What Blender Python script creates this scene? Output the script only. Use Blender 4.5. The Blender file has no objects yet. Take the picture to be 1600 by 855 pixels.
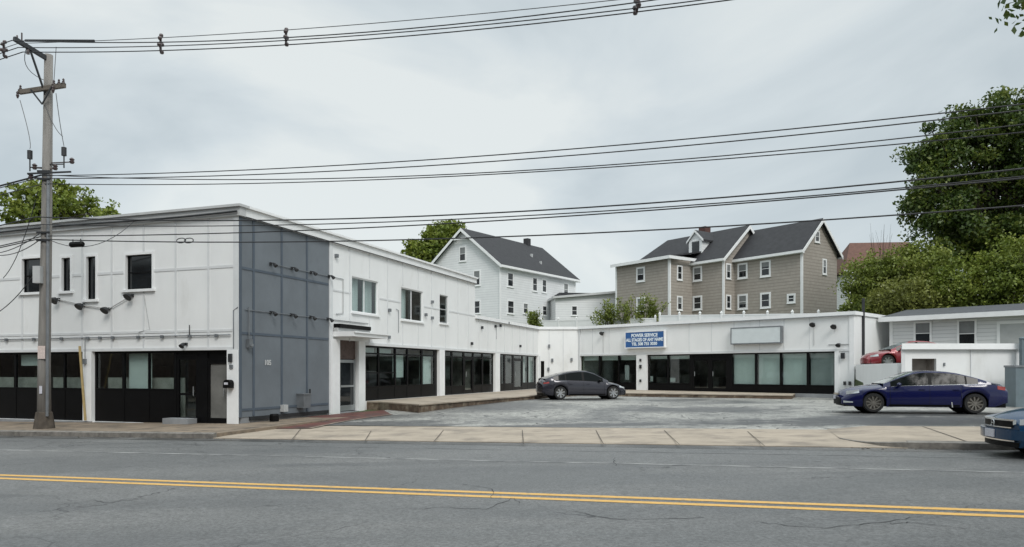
import bpy, bmesh, math, random
import numpy as np
from mathutils import Vector, Matrix
random.seed(7)
RNG = np.random.default_rng(11)
SC = bpy.context.scene
COL = SC.collection
R = math.radians

# ---------------------------------------------------------------- camera, world, sun, exposure
F_PX, CX, HZ, EYE = 1159.0, 800.0, 580.0, 1.6      # focal length, centre and horizon in 1600-wide pixels
cam_d = bpy.data.cameras.new('camera'); cam = bpy.data.objects.new('camera', cam_d); COL.objects.link(cam)
cam_d.sensor_width = 36; cam_d.lens = F_PX / 1600 * 36
cam_d.shift_y = (HZ - 427.5) / 1600
cam_d.clip_start = 0.1; cam_d.clip_end = 3000
cam.location = (0, 0, EYE); cam.rotation_euler = (R(90), 0, 0)
SC.camera = cam

SUN_EL, SUN_AZ = R(44), R(160)      # azimuth: direction the light comes from, clockwise from +Y
wd = bpy.data.worlds.new('World'); SC.world = wd; wd.use_nodes = True
nt = wd.node_tree; N = nt.nodes; LK = nt.links
bg = N['Background']; bg.inputs['Strength'].default_value = 0.1
sky = N.new('ShaderNodeTexSky'); sky.sky_type = 'NISHITA'; sky.sun_disc = False
sky.sun_elevation = SUN_EL; sky.sun_rotation = SUN_AZ
tc = N.new('ShaderNodeTexCoord'); sp = N.new('ShaderNodeSeparateXYZ')
LK.new(tc.outputs['Generated'], sp.inputs[0])
def wnoise(scale, detail, rough, zs, loc=(0, 0, 0)):
    mp = N.new('ShaderNodeMapping'); mp.inputs['Scale'].default_value = (1, 1, zs); mp.inputs['Rotation'].default_value = (0, 0, .6); mp.inputs['Location'].default_value = loc
    LK.new(tc.outputs['Generated'], mp.inputs['Vector'])
    n = N.new('ShaderNodeTexNoise'); n.inputs['Scale'].default_value = scale
    n.inputs['Detail'].default_value = detail; n.inputs['Roughness'].default_value = rough
    n.inputs['Distortion'].default_value = 0.6
    LK.new(mp.outputs[0], n.inputs['Vector']); return n.outputs['Fac']
nz = wnoise(2.2, 6, 0.50, 2.0, (3.1, 0.4, 1.2))
ramp = N.new('ShaderNodeValToRGB'); LK.new(nz, ramp.inputs[0])
e = ramp.color_ramp.elements
e[0].position = 0.36; e[0].color = (0.54, 0.61, 0.645, 1)
e[1].position = 0.62; e[1].color = (0.80, 0.845, 0.84, 1)
m = e = ramp.color_ramp.elements.new(0.5); m.color = (0.67, 0.735, 0.76, 1)
zr = N.new('ShaderNodeMapRange'); LK.new(sp.outputs['Z'], zr.inputs['Value'])
zr.inputs['From Min'].default_value = 0.45; zr.inputs['From Max'].default_value = 1.0
zr.inputs["To Min"].default_value = 7.8; zr.inputs['To Max'].default_value = 20.0
cl = N.new('ShaderNodeVectorMath'); cl.operation = 'SCALE'
LK.new(ramp.outputs[0], cl.inputs[0]); LK.new(zr.outputs[0], cl.inputs['Scale'])
mx = N.new('ShaderNodeMixRGB'); mx.inputs['Fac'].default_value = 0.93
LK.new(sky.outputs[0], mx.inputs[1]); LK.new(cl.outputs[0], mx.inputs[2]); LK.new(mx.outputs[0], bg.inputs['Color'])

sun_d = bpy.data.lights.new('sun', 'SUN'); sun = bpy.data.objects.new('sun', sun_d); COL.objects.link(sun)
sun_d.energy = 1.4; sun_d.angle = R(20); sun_d.color = (1, 0.97, 0.93)
dv = Vector((math.sin(SUN_AZ) * math.cos(SUN_EL), math.cos(SUN_AZ) * math.cos(SUN_EL), math.sin(SUN_EL)))
sun.rotation_euler = dv.to_track_quat('Z', 'Y').to_euler()
SC.view_settings.view_transform = 'Standard'; SC.view_settings.look = 'None'
SC.view_settings.exposure = 0.36; SC.view_settings.gamma = 1; SC.view_settings.use_curve_mapping = False
SC.render.engine = 'CYCLES'
SC.cycles.max_bounces = 6; SC.cycles.transparent_max_bounces = 16

# ---------------------------------------------------------------- materials
MATS = {}
def mat(name, col, rough=0.6, metal=0.0, var=0.0, vscale=3.0, vstretch=(1, 1, 1), bump=0.0, bscale=40.0,
        coat=0.0, spec=0.5, col2=None, c2scale=1.0, c2lo=0.5, c2hi=0.62, obj=False, rough2=None):
    m = bpy.data.materials.new(name); m.use_nodes = True; MATS[name] = m
    nt = m.node_tree; N = nt.nodes; L = nt.links; b = N['Principled BSDF']
    b.inputs['Base Color'].default_value = (*col, 1); b.inputs['Roughness'].default_value = rough
    b.inputs['Metallic'].default_value = metal; b.inputs['Specular IOR Level'].default_value = spec
    b.inputs['Coat Weight'].default_value = coat; b.inputs['Coat Roughness'].default_value = 0.05
    if obj:
        pos = N.new('ShaderNodeTexCoord').outputs['Object']
    else:
        pos = N.new('ShaderNodeNewGeometry').outputs['Position']
    mp = N.new('ShaderNodeMapping'); L.new(pos, mp.inputs['Vector']); mp.inputs['Scale'].default_value = vstretch
    m['_'] = 1
    cur = None
    def noise(scale, vec, detail=5, r=0.6):
        n = N.new('ShaderNodeTexNoise'); n.inputs['Scale'].default_value = scale; n.inputs['Detail'].default_value = detail
        n.inputs['Roughness'].default_value = r; L.new(vec, n.inputs['Vector']); return n.outputs['Fac']
    rgb = N.new('ShaderNodeRGB'); rgb.outputs[0].default_value = (*col, 1); cur = rgb.outputs[0]
    if col2 is not None:
        f = noise(c2scale, mp.outputs[0], 6, 0.62)
        mr = N.new('ShaderNodeMapRange'); L.new(f, mr.inputs[0]); mr.inputs[1].default_value = c2lo; mr.inputs[2].default_value = c2hi
        x = N.new('ShaderNodeMixRGB'); L.new(mr.outputs[0], x.inputs[0]); L.new(cur, x.inputs[1]); x.inputs[2].default_value = (*col2, 1)
        cur = x.outputs[0]
        if rough2 is not None:
            rr = N.new('ShaderNodeMapRange'); L.new(mr.outputs[0], rr.inputs[0]); rr.inputs[3].default_value = rough; rr.inputs[4].default_value = rough2
            L.new(rr.outputs[0], b.inputs['Roughness'])
    if var > 0:
        f = noise(vscale, mp.outputs[0])
        mr = N.new('ShaderNodeMapRange'); L.new(f, mr.inputs[0]); mr.inputs[1].default_value = 0.3; mr.inputs[2].default_value = 0.7
        mr.inputs[3].default_value = 1 - var; mr.inputs[4].default_value = 1 + var * 0.5
        x = N.new('ShaderNodeVectorMath'); x.operation = 'SCALE'; L.new(cur, x.inputs[0]); L.new(mr.outputs[0], x.inputs['Scale'])
        cur = x.outputs[0]
    L.new(cur, b.inputs['Base Color'])
    if bump > 0:
        f = noise(bscale, pos, 3)
        bp = N.new('ShaderNodeBump'); bp.inputs['Strength'].default_value = bump; bp.inputs['Distance'].default_value = 0.02
        L.new(f, bp.inputs['Height']); L.new(bp.outputs[0], b.inputs['Normal'])
    return m

def lines_z(m, period, dark, amt=0.6, width=0.14):
    """horizontal clapboard courses: a thin darker lap line at every course, with bump"""
    nt = m.node_tree; N = nt.nodes; L = nt.links; b = N['Principled BSDF']
    g = N.new('ShaderNodeNewGeometry'); s = N.new('ShaderNodeSeparateXYZ'); L.new(g.outputs['Position'], s.inputs[0])
    d = N.new('ShaderNodeMath'); d.operation = 'DIVIDE'; L.new(s.outputs['Z'], d.inputs[0]); d.inputs[1].default_value = period
    fr = N.new('ShaderNodeMath'); fr.operation = 'FRACT'; L.new(d.outputs[0], fr.inputs[0])
    bp = N.new('ShaderNodeBump'); bp.inputs['Distance'].default_value = 0.02; bp.inputs['Strength'].default_value = amt; bp.invert = True
    L.new(fr.outputs[0], bp.inputs['Height']); L.new(bp.outputs[0], b.inputs['Normal'])
    lt = N.new('ShaderNodeMath'); lt.operation = 'LESS_THAN'; L.new(fr.outputs[0], lt.inputs[0]); lt.inputs[1].default_value = width
    x = N.new('ShaderNodeMixRGB'); L.new(lt.outputs[0], x.inputs[0])
    src = b.inputs['Base Color'].links[0].from_socket; L.new(src, x.inputs[1]); x.inputs[2].default_value = (*dark, 1)
    L.new(x.outputs[0], b.inputs['Base Color'])

mat('white_paint', (0.79, 0.80, 0.795), 0.55, var=0.05, vscale=1.1, vstretch=(1, 1, 0.4), bump=0.15, bscale=25,
    col2=(0.58, 0.58, 0.55), c2scale=0.7, c2lo=0.60, c2hi=0.9)
mat('white_trim', (0.82, 0.83, 0.83), 0.5, var=0.06, vscale=2.5)
mat('coping', (0.52, 0.53, 0.53), 0.5, var=0.12, vscale=1.5)
mat('batten_shaded', (0.66, 0.675, 0.68), 0.55, var=0.06, vscale=3)  # white battens, greyed so that their shadow lines sit in the colour
mat('grey_paint', (0.150, 0.170, 0.190), 0.5, var=0.15, vscale=0.9, bump=0.15, bscale=20)
mat('grey_batten', (0.080, 0.102, 0.130), 0.5, var=0.15, vscale=2)
mat('black_frame', (0.004, 0.004, 0.0045), 0.4, var=0.3, vscale=2, spec=0.15)
mat('black_panel', (0.004, 0.004, 0.004), 0.42, var=0.3, vscale=2, bump=0.05, spec=0.15)
mat('aluminium', (0.42, 0.44, 0.45), 0.38, metal=0.7, var=0.1)
mat('interior', (0.34, 0.31, 0.285), 0.8, var=0.5, vscale=1.3)
mat('pane_band', (0.52, 0.50, 0.46), 0.7, var=0.3, vscale=2.5)
mat('interior_floor', (0.12, 0.11, 0.10), 0.6, var=0.2)
mat('blind', (0.76, 0.80, 0.785), 0.7, var=0.05, vscale=4)
mat('curtain', (0.75, 0.76, 0.76), 0.8, var=0.25, vscale=6, vstretch=(1, 1, 0.05))
mat('brick_dark', (0.115, 0.082, 0.072), 0.8, var=0.35, vscale=8)
mat('roof_membrane', (0.22, 0.22, 0.22), 0.8, var=0.2)
mat('concrete', (0.37, 0.312, 0.245), 0.75, var=0.22, vscale=1.2, bump=0.3, bscale=60, col2=(0.17, 0.145, 0.12), c2scale=0.9, c2lo=0.5, c2hi=0.75)
mat('concrete_old', (0.235, 0.185, 0.135), 0.8, var=0.3, vscale=1.6, bump=0.35, bscale=50, col2=(0.09, 0.075, 0.06), c2scale=1.4, c2lo=0.5, c2hi=0.7)
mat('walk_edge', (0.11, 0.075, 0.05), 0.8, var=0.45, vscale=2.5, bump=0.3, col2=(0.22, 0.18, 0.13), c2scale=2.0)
mat('concrete_grey', (0.26, 0.27, 0.28), 0.75, var=0.25, vscale=1.8, bump=0.3, bscale=50)
mat('granite', (0.20, 0.185, 0.165), 0.7, var=0.45, vscale=6, bump=0.4, bscale=40)
mat('dirt', (0.09, 0.07, 0.05), 0.9, var=0.4, vscale=3)
mat('grass_ground', (0.06, 0.085, 0.03), 0.95, var=0.4, vscale=0.8)
mat('brick_paving', (0.125, 0.042, 0.032), 0.6, var=0.4, vscale=1.6, bump=0.3, col2=(0.06, 0.04, 0.035), c2scale=1.2)
mat('yellow_paint', (0.66, 0.39, 0.10), 0.6, var=0.25, vscale=9, col2=(0.25, 0.19, 0.11), c2scale=9, c2lo=0.54, c2hi=0.72)
mat('white_line', (0.34, 0.34, 0.33), 0.65, var=0.3, vscale=5, col2=(0.125, 0.128, 0.130), c2scale=2.5, c2lo=0.40, c2hi=0.6)
mat('faint_line', (0.21, 0.215, 0.215), 0.6, var=0.3, vscale=5, col2=(0.12, 0.123, 0.126), c2scale=1.5, c2lo=0.42, c2hi=0.55)
mat('crack', (0.025, 0.026, 0.028), 0.7)
mat('seam', (0.07, 0.06, 0.05), 0.9)
mat('wood_pole', (0.225, 0.212, 0.195), 0.85, var=0.35, vscale=3, vstretch=(3, 3, 0.25), bump=0.4, bscale=30)
mat('wood_arm', (0.17, 0.145, 0.12), 0.85, var=0.3, vscale=4)
mat('wire', (0.02, 0.021, 0.024), 0.5)
mat('wire_thin', (0.10, 0.105, 0.11), 0.5)
mat('dark_metal', (0.03, 0.032, 0.035), 0.5, metal=0.2, var=0.2)
mat('grey_metal', (0.22, 0.235, 0.25), 0.45, metal=0.5, var=0.2)
mat('light_grey', (0.45, 0.46, 0.46), 0.5, var=0.1)
mat('insulator', (0.07, 0.05, 0.05), 0.3)
mat('yellow_wood', (0.55, 0.42, 0.20), 0.7, var=0.2, vscale=5)
mat('sign_blue', (0.02, 0.10, 0.30), 0.4, var=0.15, vscale=4)
mat('sign_letter', (0.78, 0.85, 0.88), 0.5)
mat('sign_blank', (0.62, 0.67, 0.68), 0.4, var=0.05)
mat('paper', (0.6, 0.5, 0.46), 0.8, var=0.2, vscale=20)
mat('siding_white', (0.74, 0.755, 0.76), 0.6, var=0.07, vscale=1.0); lines_z(MATS['siding_white'], 0.24, (0.60, 0.615, 0.63), 0.5, 0.12)
mat('siding_brown', (0.36, 0.325, 0.285), 0.75, var=0.14, vscale=3); lines_z(MATS['siding_brown'], 0.27, (0.27, 0.243, 0.213), 0.5, 0.2)
mat('siding_lower', (0.70, 0.71, 0.71), 0.6, var=0.07, vscale=1.0); lines_z(MATS['siding_lower'], 0.2, (0.5, 0.51, 0.52), 0.7, 0.14)
mat('shingle_dark', (0.033, 0.034, 0.038), 0.85, var=0.30, vscale=2.2, bump=0.5, bscale=12); lines_z(MATS['shingle_dark'], 0.14, (0.022, 0.023, 0.026), 0.6, 0.2)
mat('shingle_grey', (0.075, 0.080, 0.088), 0.85, var=0.25, vscale=3, bump=0.5, bscale=12)
mat('shingle_red', (0.13, 0.065, 0.048), 0.85, var=0.25, vscale=3, bump=0.5, bscale=12)
mat('brick_red', (0.10, 0.045, 0.038), 0.85, var=0.4, vscale=7)
mat('window_glass', (0.018, 0.022, 0.025), 0.06, var=0.6, vscale=0.9, spec=0.6)
mat('window_shade', (0.20, 0.21, 0.21), 0.25, var=0.2, vscale=2)
mat('door_glass', (0.17, 0.17, 0.16), 0.15, var=0.3, vscale=1.2)
mat('tyre', (0.012, 0.012, 0.012), 0.75, var=0.2)
mat('rim', (0.45, 0.46, 0.47), 0.3, metal=0.85)
mat('rim_dark', (0.24, 0.225, 0.20), 0.35, metal=0.6)
mat('chrome', (0.7, 0.71, 0.72), 0.12, metal=1.0)
mat('lamp_glass', (0.62, 0.66, 0.68), 0.08, spec=0.8, metal=0.3)
mat('tail_red', (0.30, 0.05, 0.045), 0.15)
mat('car_black', (0.004, 0.004, 0.004), 0.5, spec=0.15)
mat('car_glass', (0.004, 0.006, 0.006), 0.05, spec=0.14, var=0.2, vscale=1.5, obj=True)
mat('car_glass_light', (0.22, 0.26, 0.26), 0.05, spec=0.9, var=0.4, vscale=1.7, obj=True)
mat('paint_blue', (0.002, 0.0045, 0.052), 0.22, metal=0.0, coat=0.6, spec=0.3)
mat('paint_grey', (0.028, 0.028, 0.038), 0.25, metal=0.3, coat=0.7, spec=0.4)
mat('paint_teal', (0.006, 0.038, 0.090), 0.25, metal=0.0, coat=0.45, spec=0.25)
mat('paint_red', (0.21, 0.010, 0.018), 0.32, metal=0.25, coat=1.0)
mat('plate_white', (0.55, 0.55, 0.6), 0.5, var=0.2, vscale=30)
mat('bark', (0.09, 0.075, 0.06), 0.95, var=0.4, vscale=5)
mat('vinyl', (0.80, 0.81, 0.80), 0.4, var=0.05)
mat('cabinet', (0.13, 0.17, 0.19), 0.5, var=0.15)

# asphalt with aggregate, tar cracks and damp zones
def asphalt(name, c, cdark, rough_lo, rough_hi, patch_scale, crack_scale, crack_w, lo=0.42, hi=0.62, agg=0.35, crack_amt=0.9, stretch=(1, 1, 1), mask=(.46, .6), mid=.12, agsc=16):
    m = bpy.data.materials.new(name); m.use_nodes = True; MATS[name] = m
    nt = m.node_tree; N = nt.nodes; L = nt.links; b = N['Principled BSDF']
    g = N.new('ShaderNodeNewGeometry').outputs['Position']
    mp = N.new('ShaderNodeMapping'); L.new(g, mp.inputs[0]); mp.inputs['Scale'].default_value = stretch
    def noise(scale, detail=6, r=0.6, vec=g, dist=0.0):
        n = N.new('ShaderNodeTexNoise'); n.inputs['Scale'].default_value = scale; n.inputs['Detail'].default_value = detail
        n.inputs['Roughness'].default_value = r; n.inputs['Distortion'].default_value = dist; L.new(vec, n.inputs['Vector']); return n
    p = noise(patch_scale, 6, 0.6, mp.outputs[0], 0.5)
    mr = N.new('ShaderNodeMapRange'); L.new(p.outputs['Fac'], mr.inputs[0]); mr.inputs[1].default_value = lo; mr.inputs[2].default_value = hi
    c1 = N.new('ShaderNodeMixRGB'); L.new(mr.outputs[0], c1.inputs[0]); c1.inputs[1].default_value = (*cdark, 1); c1.inputs[2].default_value = (*c, 1)
    a = noise(agsc, 6, 0.95)
    ar = N.new('ShaderNodeMapRange'); L.new(a.outputs['Fac'], ar.inputs[0]); ar.inputs[1].default_value = 0.41; ar.inputs[2].default_value = 0.59
    ar.inputs[3].default_value = 1 - agg; ar.inputs[4].default_value = 1 + agg
    md = noise(3.5, 5, 0.75); mdr = N.new('ShaderNodeMapRange'); L.new(md.outputs['Fac'], mdr.inputs[0]); mdr.inputs[1].default_value = 0.35; mdr.inputs[2].default_value = 0.65
    mdr.inputs[3].default_value = 1 - mid; mdr.inputs[4].default_value = 1 + mid
    am = N.new('ShaderNodeMath'); am.operation = 'MULTIPLY'; L.new(ar.outputs[0], am.inputs[0]); L.new(mdr.outputs[0], am.inputs[1])
    s = N.new('ShaderNodeVectorMath'); s.operation = 'SCALE'; L.new(c1.outputs[0], s.inputs[0]); L.new(am.outputs[0], s.inputs['Scale'])
    # cracks: distorted voronoi edges masked by a broad noise
    wv = noise(1.2, 3, 0.6)
    ad = N.new('ShaderNodeMixRGB'); ad.blend_type = 'ADD'; ad.inputs[0].default_value = 0.9; L.new(g, ad.inputs[1]); L.new(wv.outputs['Color'], ad.inputs[2])
    vo = N.new('ShaderNodeTexVoronoi'); vo.feature = 'DISTANCE_TO_EDGE'; vo.inputs['Scale'].default_value = crack_scale; L.new(ad.outputs[0], vo.inputs['Vector'])
    ck = N.new('ShaderNodeMath'); ck.operation = 'LESS_THAN'; L.new(vo.outputs['Distance'], ck.inputs[0]); ck.inputs[1].default_value = crack_w
    mk = noise(0.35, 2, 0.5); mkr = N.new('ShaderNodeMapRange'); L.new(mk.outputs['Fac'], mkr.inputs[0])
    mkr.inputs[1].default_value = mask[0]; mkr.inputs[2].default_value = mask[1]; mkr.inputs[4].default_value = crack_amt
    mm = N.new('ShaderNodeMath'); mm.operation = 'MULTIPLY'; L.new(ck.outputs[0], mm.inputs[0]); L.new(mkr.outputs[0], mm.inputs[1])
    c3 = N.new('ShaderNodeMixRGB'); L.new(mm.outputs[0], c3.inputs[0]); L.new(s.outputs[0], c3.inputs[1]); c3.inputs[2].default_value = (0.02, 0.02, 0.022, 1)
    L.new(c3.outputs[0], b.inputs['Base Color'])
    rr = N.new('ShaderNodeMapRange'); L.new(mr.outputs[0], rr.inputs[0]); rr.inputs[3].default_value = rough_lo; rr.inputs[4].default_value = rough_hi
    L.new(rr.outputs[0], b.inputs['Roughness'])
    bp = N.new('ShaderNodeBump'); bp.inputs['Strength'].default_value = 0.35; bp.inputs['Distance'].default_value = 0.01
    L.new(a.outputs['Fac'], bp.inputs['Height']); L.new(bp.outputs[0], b.inputs['Normal'])
    return m
asphalt('asphalt_road', (0.135, 0.136, 0.133), (0.098, 0.101, 0.101), 0.50, 0.58, 0.30, 0.33, 0.004, agg=0.5, mid=.10, agsc=22, stretch=(0.5, 1.6, 1))
asphalt('asphalt_lot', (0.29, 0.285, 0.262), (0.085, 0.085, 0.083), 0.40, 0.58, 0.17, 0.8, 0.022, 0.36, 0.56, agg=0.35, mask=(.34, .6), mid=.40, agsc=9)

asphalt('gutter_damp', (0.105, 0.103, 0.098), (0.045, 0.044, 0.042), 0.40, 0.55, 0.5, 0.33, 0.004, 0.42, 0.56, agg=0.5, mid=.3, agsc=22)
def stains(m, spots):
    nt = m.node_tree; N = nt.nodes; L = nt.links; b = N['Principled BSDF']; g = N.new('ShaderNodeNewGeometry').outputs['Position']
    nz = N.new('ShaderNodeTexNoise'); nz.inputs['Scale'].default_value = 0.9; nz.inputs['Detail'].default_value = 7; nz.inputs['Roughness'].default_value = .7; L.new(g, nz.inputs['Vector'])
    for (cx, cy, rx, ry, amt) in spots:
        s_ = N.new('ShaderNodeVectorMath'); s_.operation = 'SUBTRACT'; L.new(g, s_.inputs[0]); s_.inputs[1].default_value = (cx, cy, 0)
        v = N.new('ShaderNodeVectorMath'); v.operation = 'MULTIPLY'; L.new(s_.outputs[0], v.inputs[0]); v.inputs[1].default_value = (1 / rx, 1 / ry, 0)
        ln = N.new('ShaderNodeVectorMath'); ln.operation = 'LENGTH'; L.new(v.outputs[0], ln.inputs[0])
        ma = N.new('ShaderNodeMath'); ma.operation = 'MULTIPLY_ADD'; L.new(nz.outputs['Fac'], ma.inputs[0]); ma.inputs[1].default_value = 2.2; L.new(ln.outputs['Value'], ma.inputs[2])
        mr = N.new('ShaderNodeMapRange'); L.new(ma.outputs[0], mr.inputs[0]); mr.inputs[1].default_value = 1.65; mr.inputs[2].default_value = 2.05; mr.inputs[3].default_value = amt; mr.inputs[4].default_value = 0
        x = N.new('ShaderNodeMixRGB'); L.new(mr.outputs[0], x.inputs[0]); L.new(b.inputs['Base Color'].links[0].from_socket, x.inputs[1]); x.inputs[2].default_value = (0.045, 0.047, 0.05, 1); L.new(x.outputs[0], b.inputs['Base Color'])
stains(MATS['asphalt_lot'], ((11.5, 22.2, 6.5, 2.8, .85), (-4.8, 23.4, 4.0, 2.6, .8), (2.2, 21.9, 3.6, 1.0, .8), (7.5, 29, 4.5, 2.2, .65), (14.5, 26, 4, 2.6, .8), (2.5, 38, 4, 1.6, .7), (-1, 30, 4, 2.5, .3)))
stains(MATS['asphalt_road'], ((-1.5, 13.6, 4.0, .35, .25), (7, 11.5, 5, .3, .2), (-7.5, 10.4, 1.5, .3, .45), (3.0, 12.6, 7, .5, .18)))

def glass_mat(name, tint, refl=0.08):
    m = bpy.data.materials.new(name); m.use_nodes = True; MATS[name] = m
    nt = m.node_tree; N = nt.nodes; L = nt.links; N.remove(N['Principled BSDF']); out = N['Material Output']
    t = N.new('ShaderNodeBsdfTransparent'); t.inputs[0].default_value = (*tint, 1)
    gl = N.new('ShaderNodeBsdfGlossy'); gl.inputs['Roughness'].default_value = 0.03; gl.inputs['Color'].default_value = (0.9, 0.95, 0.95, 1)
    fr = N.new('ShaderNodeFresnel'); fr.inputs[0].default_value = 1.55
    ad = N.new('ShaderNodeMath'); ad.operation = 'ADD'; L.new(fr.outputs[0], ad.inputs[0]); ad.inputs[1].default_value = refl
    gb = N.new('ShaderNodeNewGeometry'); ib = N.new('ShaderNodeMath'); ib.operation = 'SUBTRACT'; ib.inputs[0].default_value = 1; L.new(gb.outputs['Backfacing'], ib.inputs[1])
    mb_ = N.new('ShaderNodeMath'); mb_.operation = 'MULTIPLY'; L.new(ad.outputs[0], mb_.inputs[0]); L.new(ib.outputs[0], mb_.inputs[1])
    mx = N.new('ShaderNodeMixShader'); L.new(mb_.outputs[0], mx.inputs[0]); L.new(t.outputs[0], mx.inputs[1]); L.new(gl.outputs[0], mx.inputs[2])
    L.new(mx.outputs[0], out.inputs[0]); return m
glass_mat('shop_glass', (0.80, 0.85, 0.84), 0.03)

def leaf_mat(name, c1, c2, c3):
    m = bpy.data.materials.new(name); m.use_nodes = True; MATS[name] = m
    nt = m.node_tree; N = nt.nodes; L = nt.links; N.remove(N['Principled BSDF']); out = N['Material Output']
    g = N.new('ShaderNodeNewGeometry')
    nz = N.new('ShaderNodeTexNoise'); nz.inputs['Scale'].default_value = 0.55; nz.inputs['Detail'].default_value = 3; L.new(g.outputs['Position'], nz.inputs['Vector'])
    mr = N.new('ShaderNodeMapRange'); L.new(nz.outputs['Fac'], mr.inputs[0]); mr.inputs[1].default_value = 0.35; mr.inputs[2].default_value = 0.65
    mth = N.new('ShaderNodeMath'); mth.operation = 'MULTIPLY_ADD'; L.new(g.outputs['Random Per Island'], mth.inputs[0]); mth.inputs[1].default_value = 0.5
    h = N.new('ShaderNodeMath'); h.operation = 'MULTIPLY'; L.new(mr.outputs[0], h.inputs[0]); h.inputs[1].default_value = 0.5
    L.new(h.outputs[0], mth.inputs[2])
    rp = N.new('ShaderNodeValToRGB'); L.new(mth.outputs[0], rp.inputs[0])
    rp.color_ramp.elements[0].color = (*c1, 1); rp.color_ramp.elements[1].color = (*c3, 1)
    q = rp.color_ramp.elements.new(0.5); q.color = (*c2, 1)
    d = N.new('ShaderNodeBsdfDiffuse'); L.new(rp.outputs[0], d.inputs[0])
    tr = N.new('ShaderNodeBsdfTranslucent'); L.new(rp.outputs[0], tr.inputs[0])
    gl = N.new('ShaderNodeBsdfGlossy'); gl.inputs['Roughness'].default_value = 0.45
    mx = N.new('ShaderNodeMixShader'); mx.inputs[0].default_value = 0.3; L.new(d.outputs[0], mx.inputs[1]); L.new(tr.outputs[0], mx.inputs[2])
    mg = N.new('ShaderNodeMixShader'); mg.inputs[0].default_value = 0.03; L.new(mx.outputs[0], mg.inputs[1]); L.new(gl.outputs[0], mg.inputs[2])
    L.new(mg.outputs[0], out.inputs[0])
leaf_mat('leaf_dark', (0.022, 0.046, 0.010), (0.062, 0.100, 0.018), (0.19, 0.22, 0.040))
leaf_mat('leaf_mid', (0.08, 0.12, 0.018), (0.165, 0.215, 0.034), (0.28, 0.31, 0.06))
leaf_mat('leaf_yellow', (0.095, 0.125, 0.022), (0.17, 0.215, 0.038), (0.27, 0.30, 0.065))
leaf_mat('leaf_brown', (0.11, 0.125, 0.03), (0.18, 0.20, 0.045), (0.24, 0.26, 0.06))

# ---------------------------------------------------------------- helpers
def tag(o, label=None, cat=None, group=None, kind=None):
    if label: o['label'] = label
    if cat: o['category'] = cat
    if group: o['group'] = group
    if kind: o['kind'] = kind
    return o
def empty(name, loc, rot=0.0, **k):
    o = bpy.data.objects.new(name, None); COL.objects.link(o); o.location = loc; o.rotation_euler = (0, 0, rot)
    o.empty_display_size = 0.3
    return tag(o, **k)
def world_of(o):
    M = Matrix.Identity(4)
    while o is not None:
        M = Matrix.LocRotScale(o.location, o.rotation_euler, o.scale) @ M; o = o.parent
    return M
class Fr:
    """a vertical plane: origin (x,y), direction along it, outward direction"""
    def __init__(s, O, d, o=None):
        s.O = np.array(O, float); s.d = np.array(d, float) / np.hypot(*d)
        s.o = np.array(o if o is not None else (s.d[1], -s.d[0]), float); s.o /= np.hypot(*s.o)
    def P(s, t, o, z):
        q = s.O + s.d * t + s.o * o; return (q[0], q[1], z)
    def t(s, px):
        k = (px - CX) / F_PX      # O.x + t d.x = k (O.y + t d.y)
        return (k * s.O[1] - s.O[0]) / (s.d[0] - k * s.d[1])
    def z(s, px, py):
        t = s.t(px); return EYE + (HZ - py) * (s.O[1] + s.d[1] * t) / F_PX
WF = Fr((0, 0), (1, 0), (0, 1))
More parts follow.
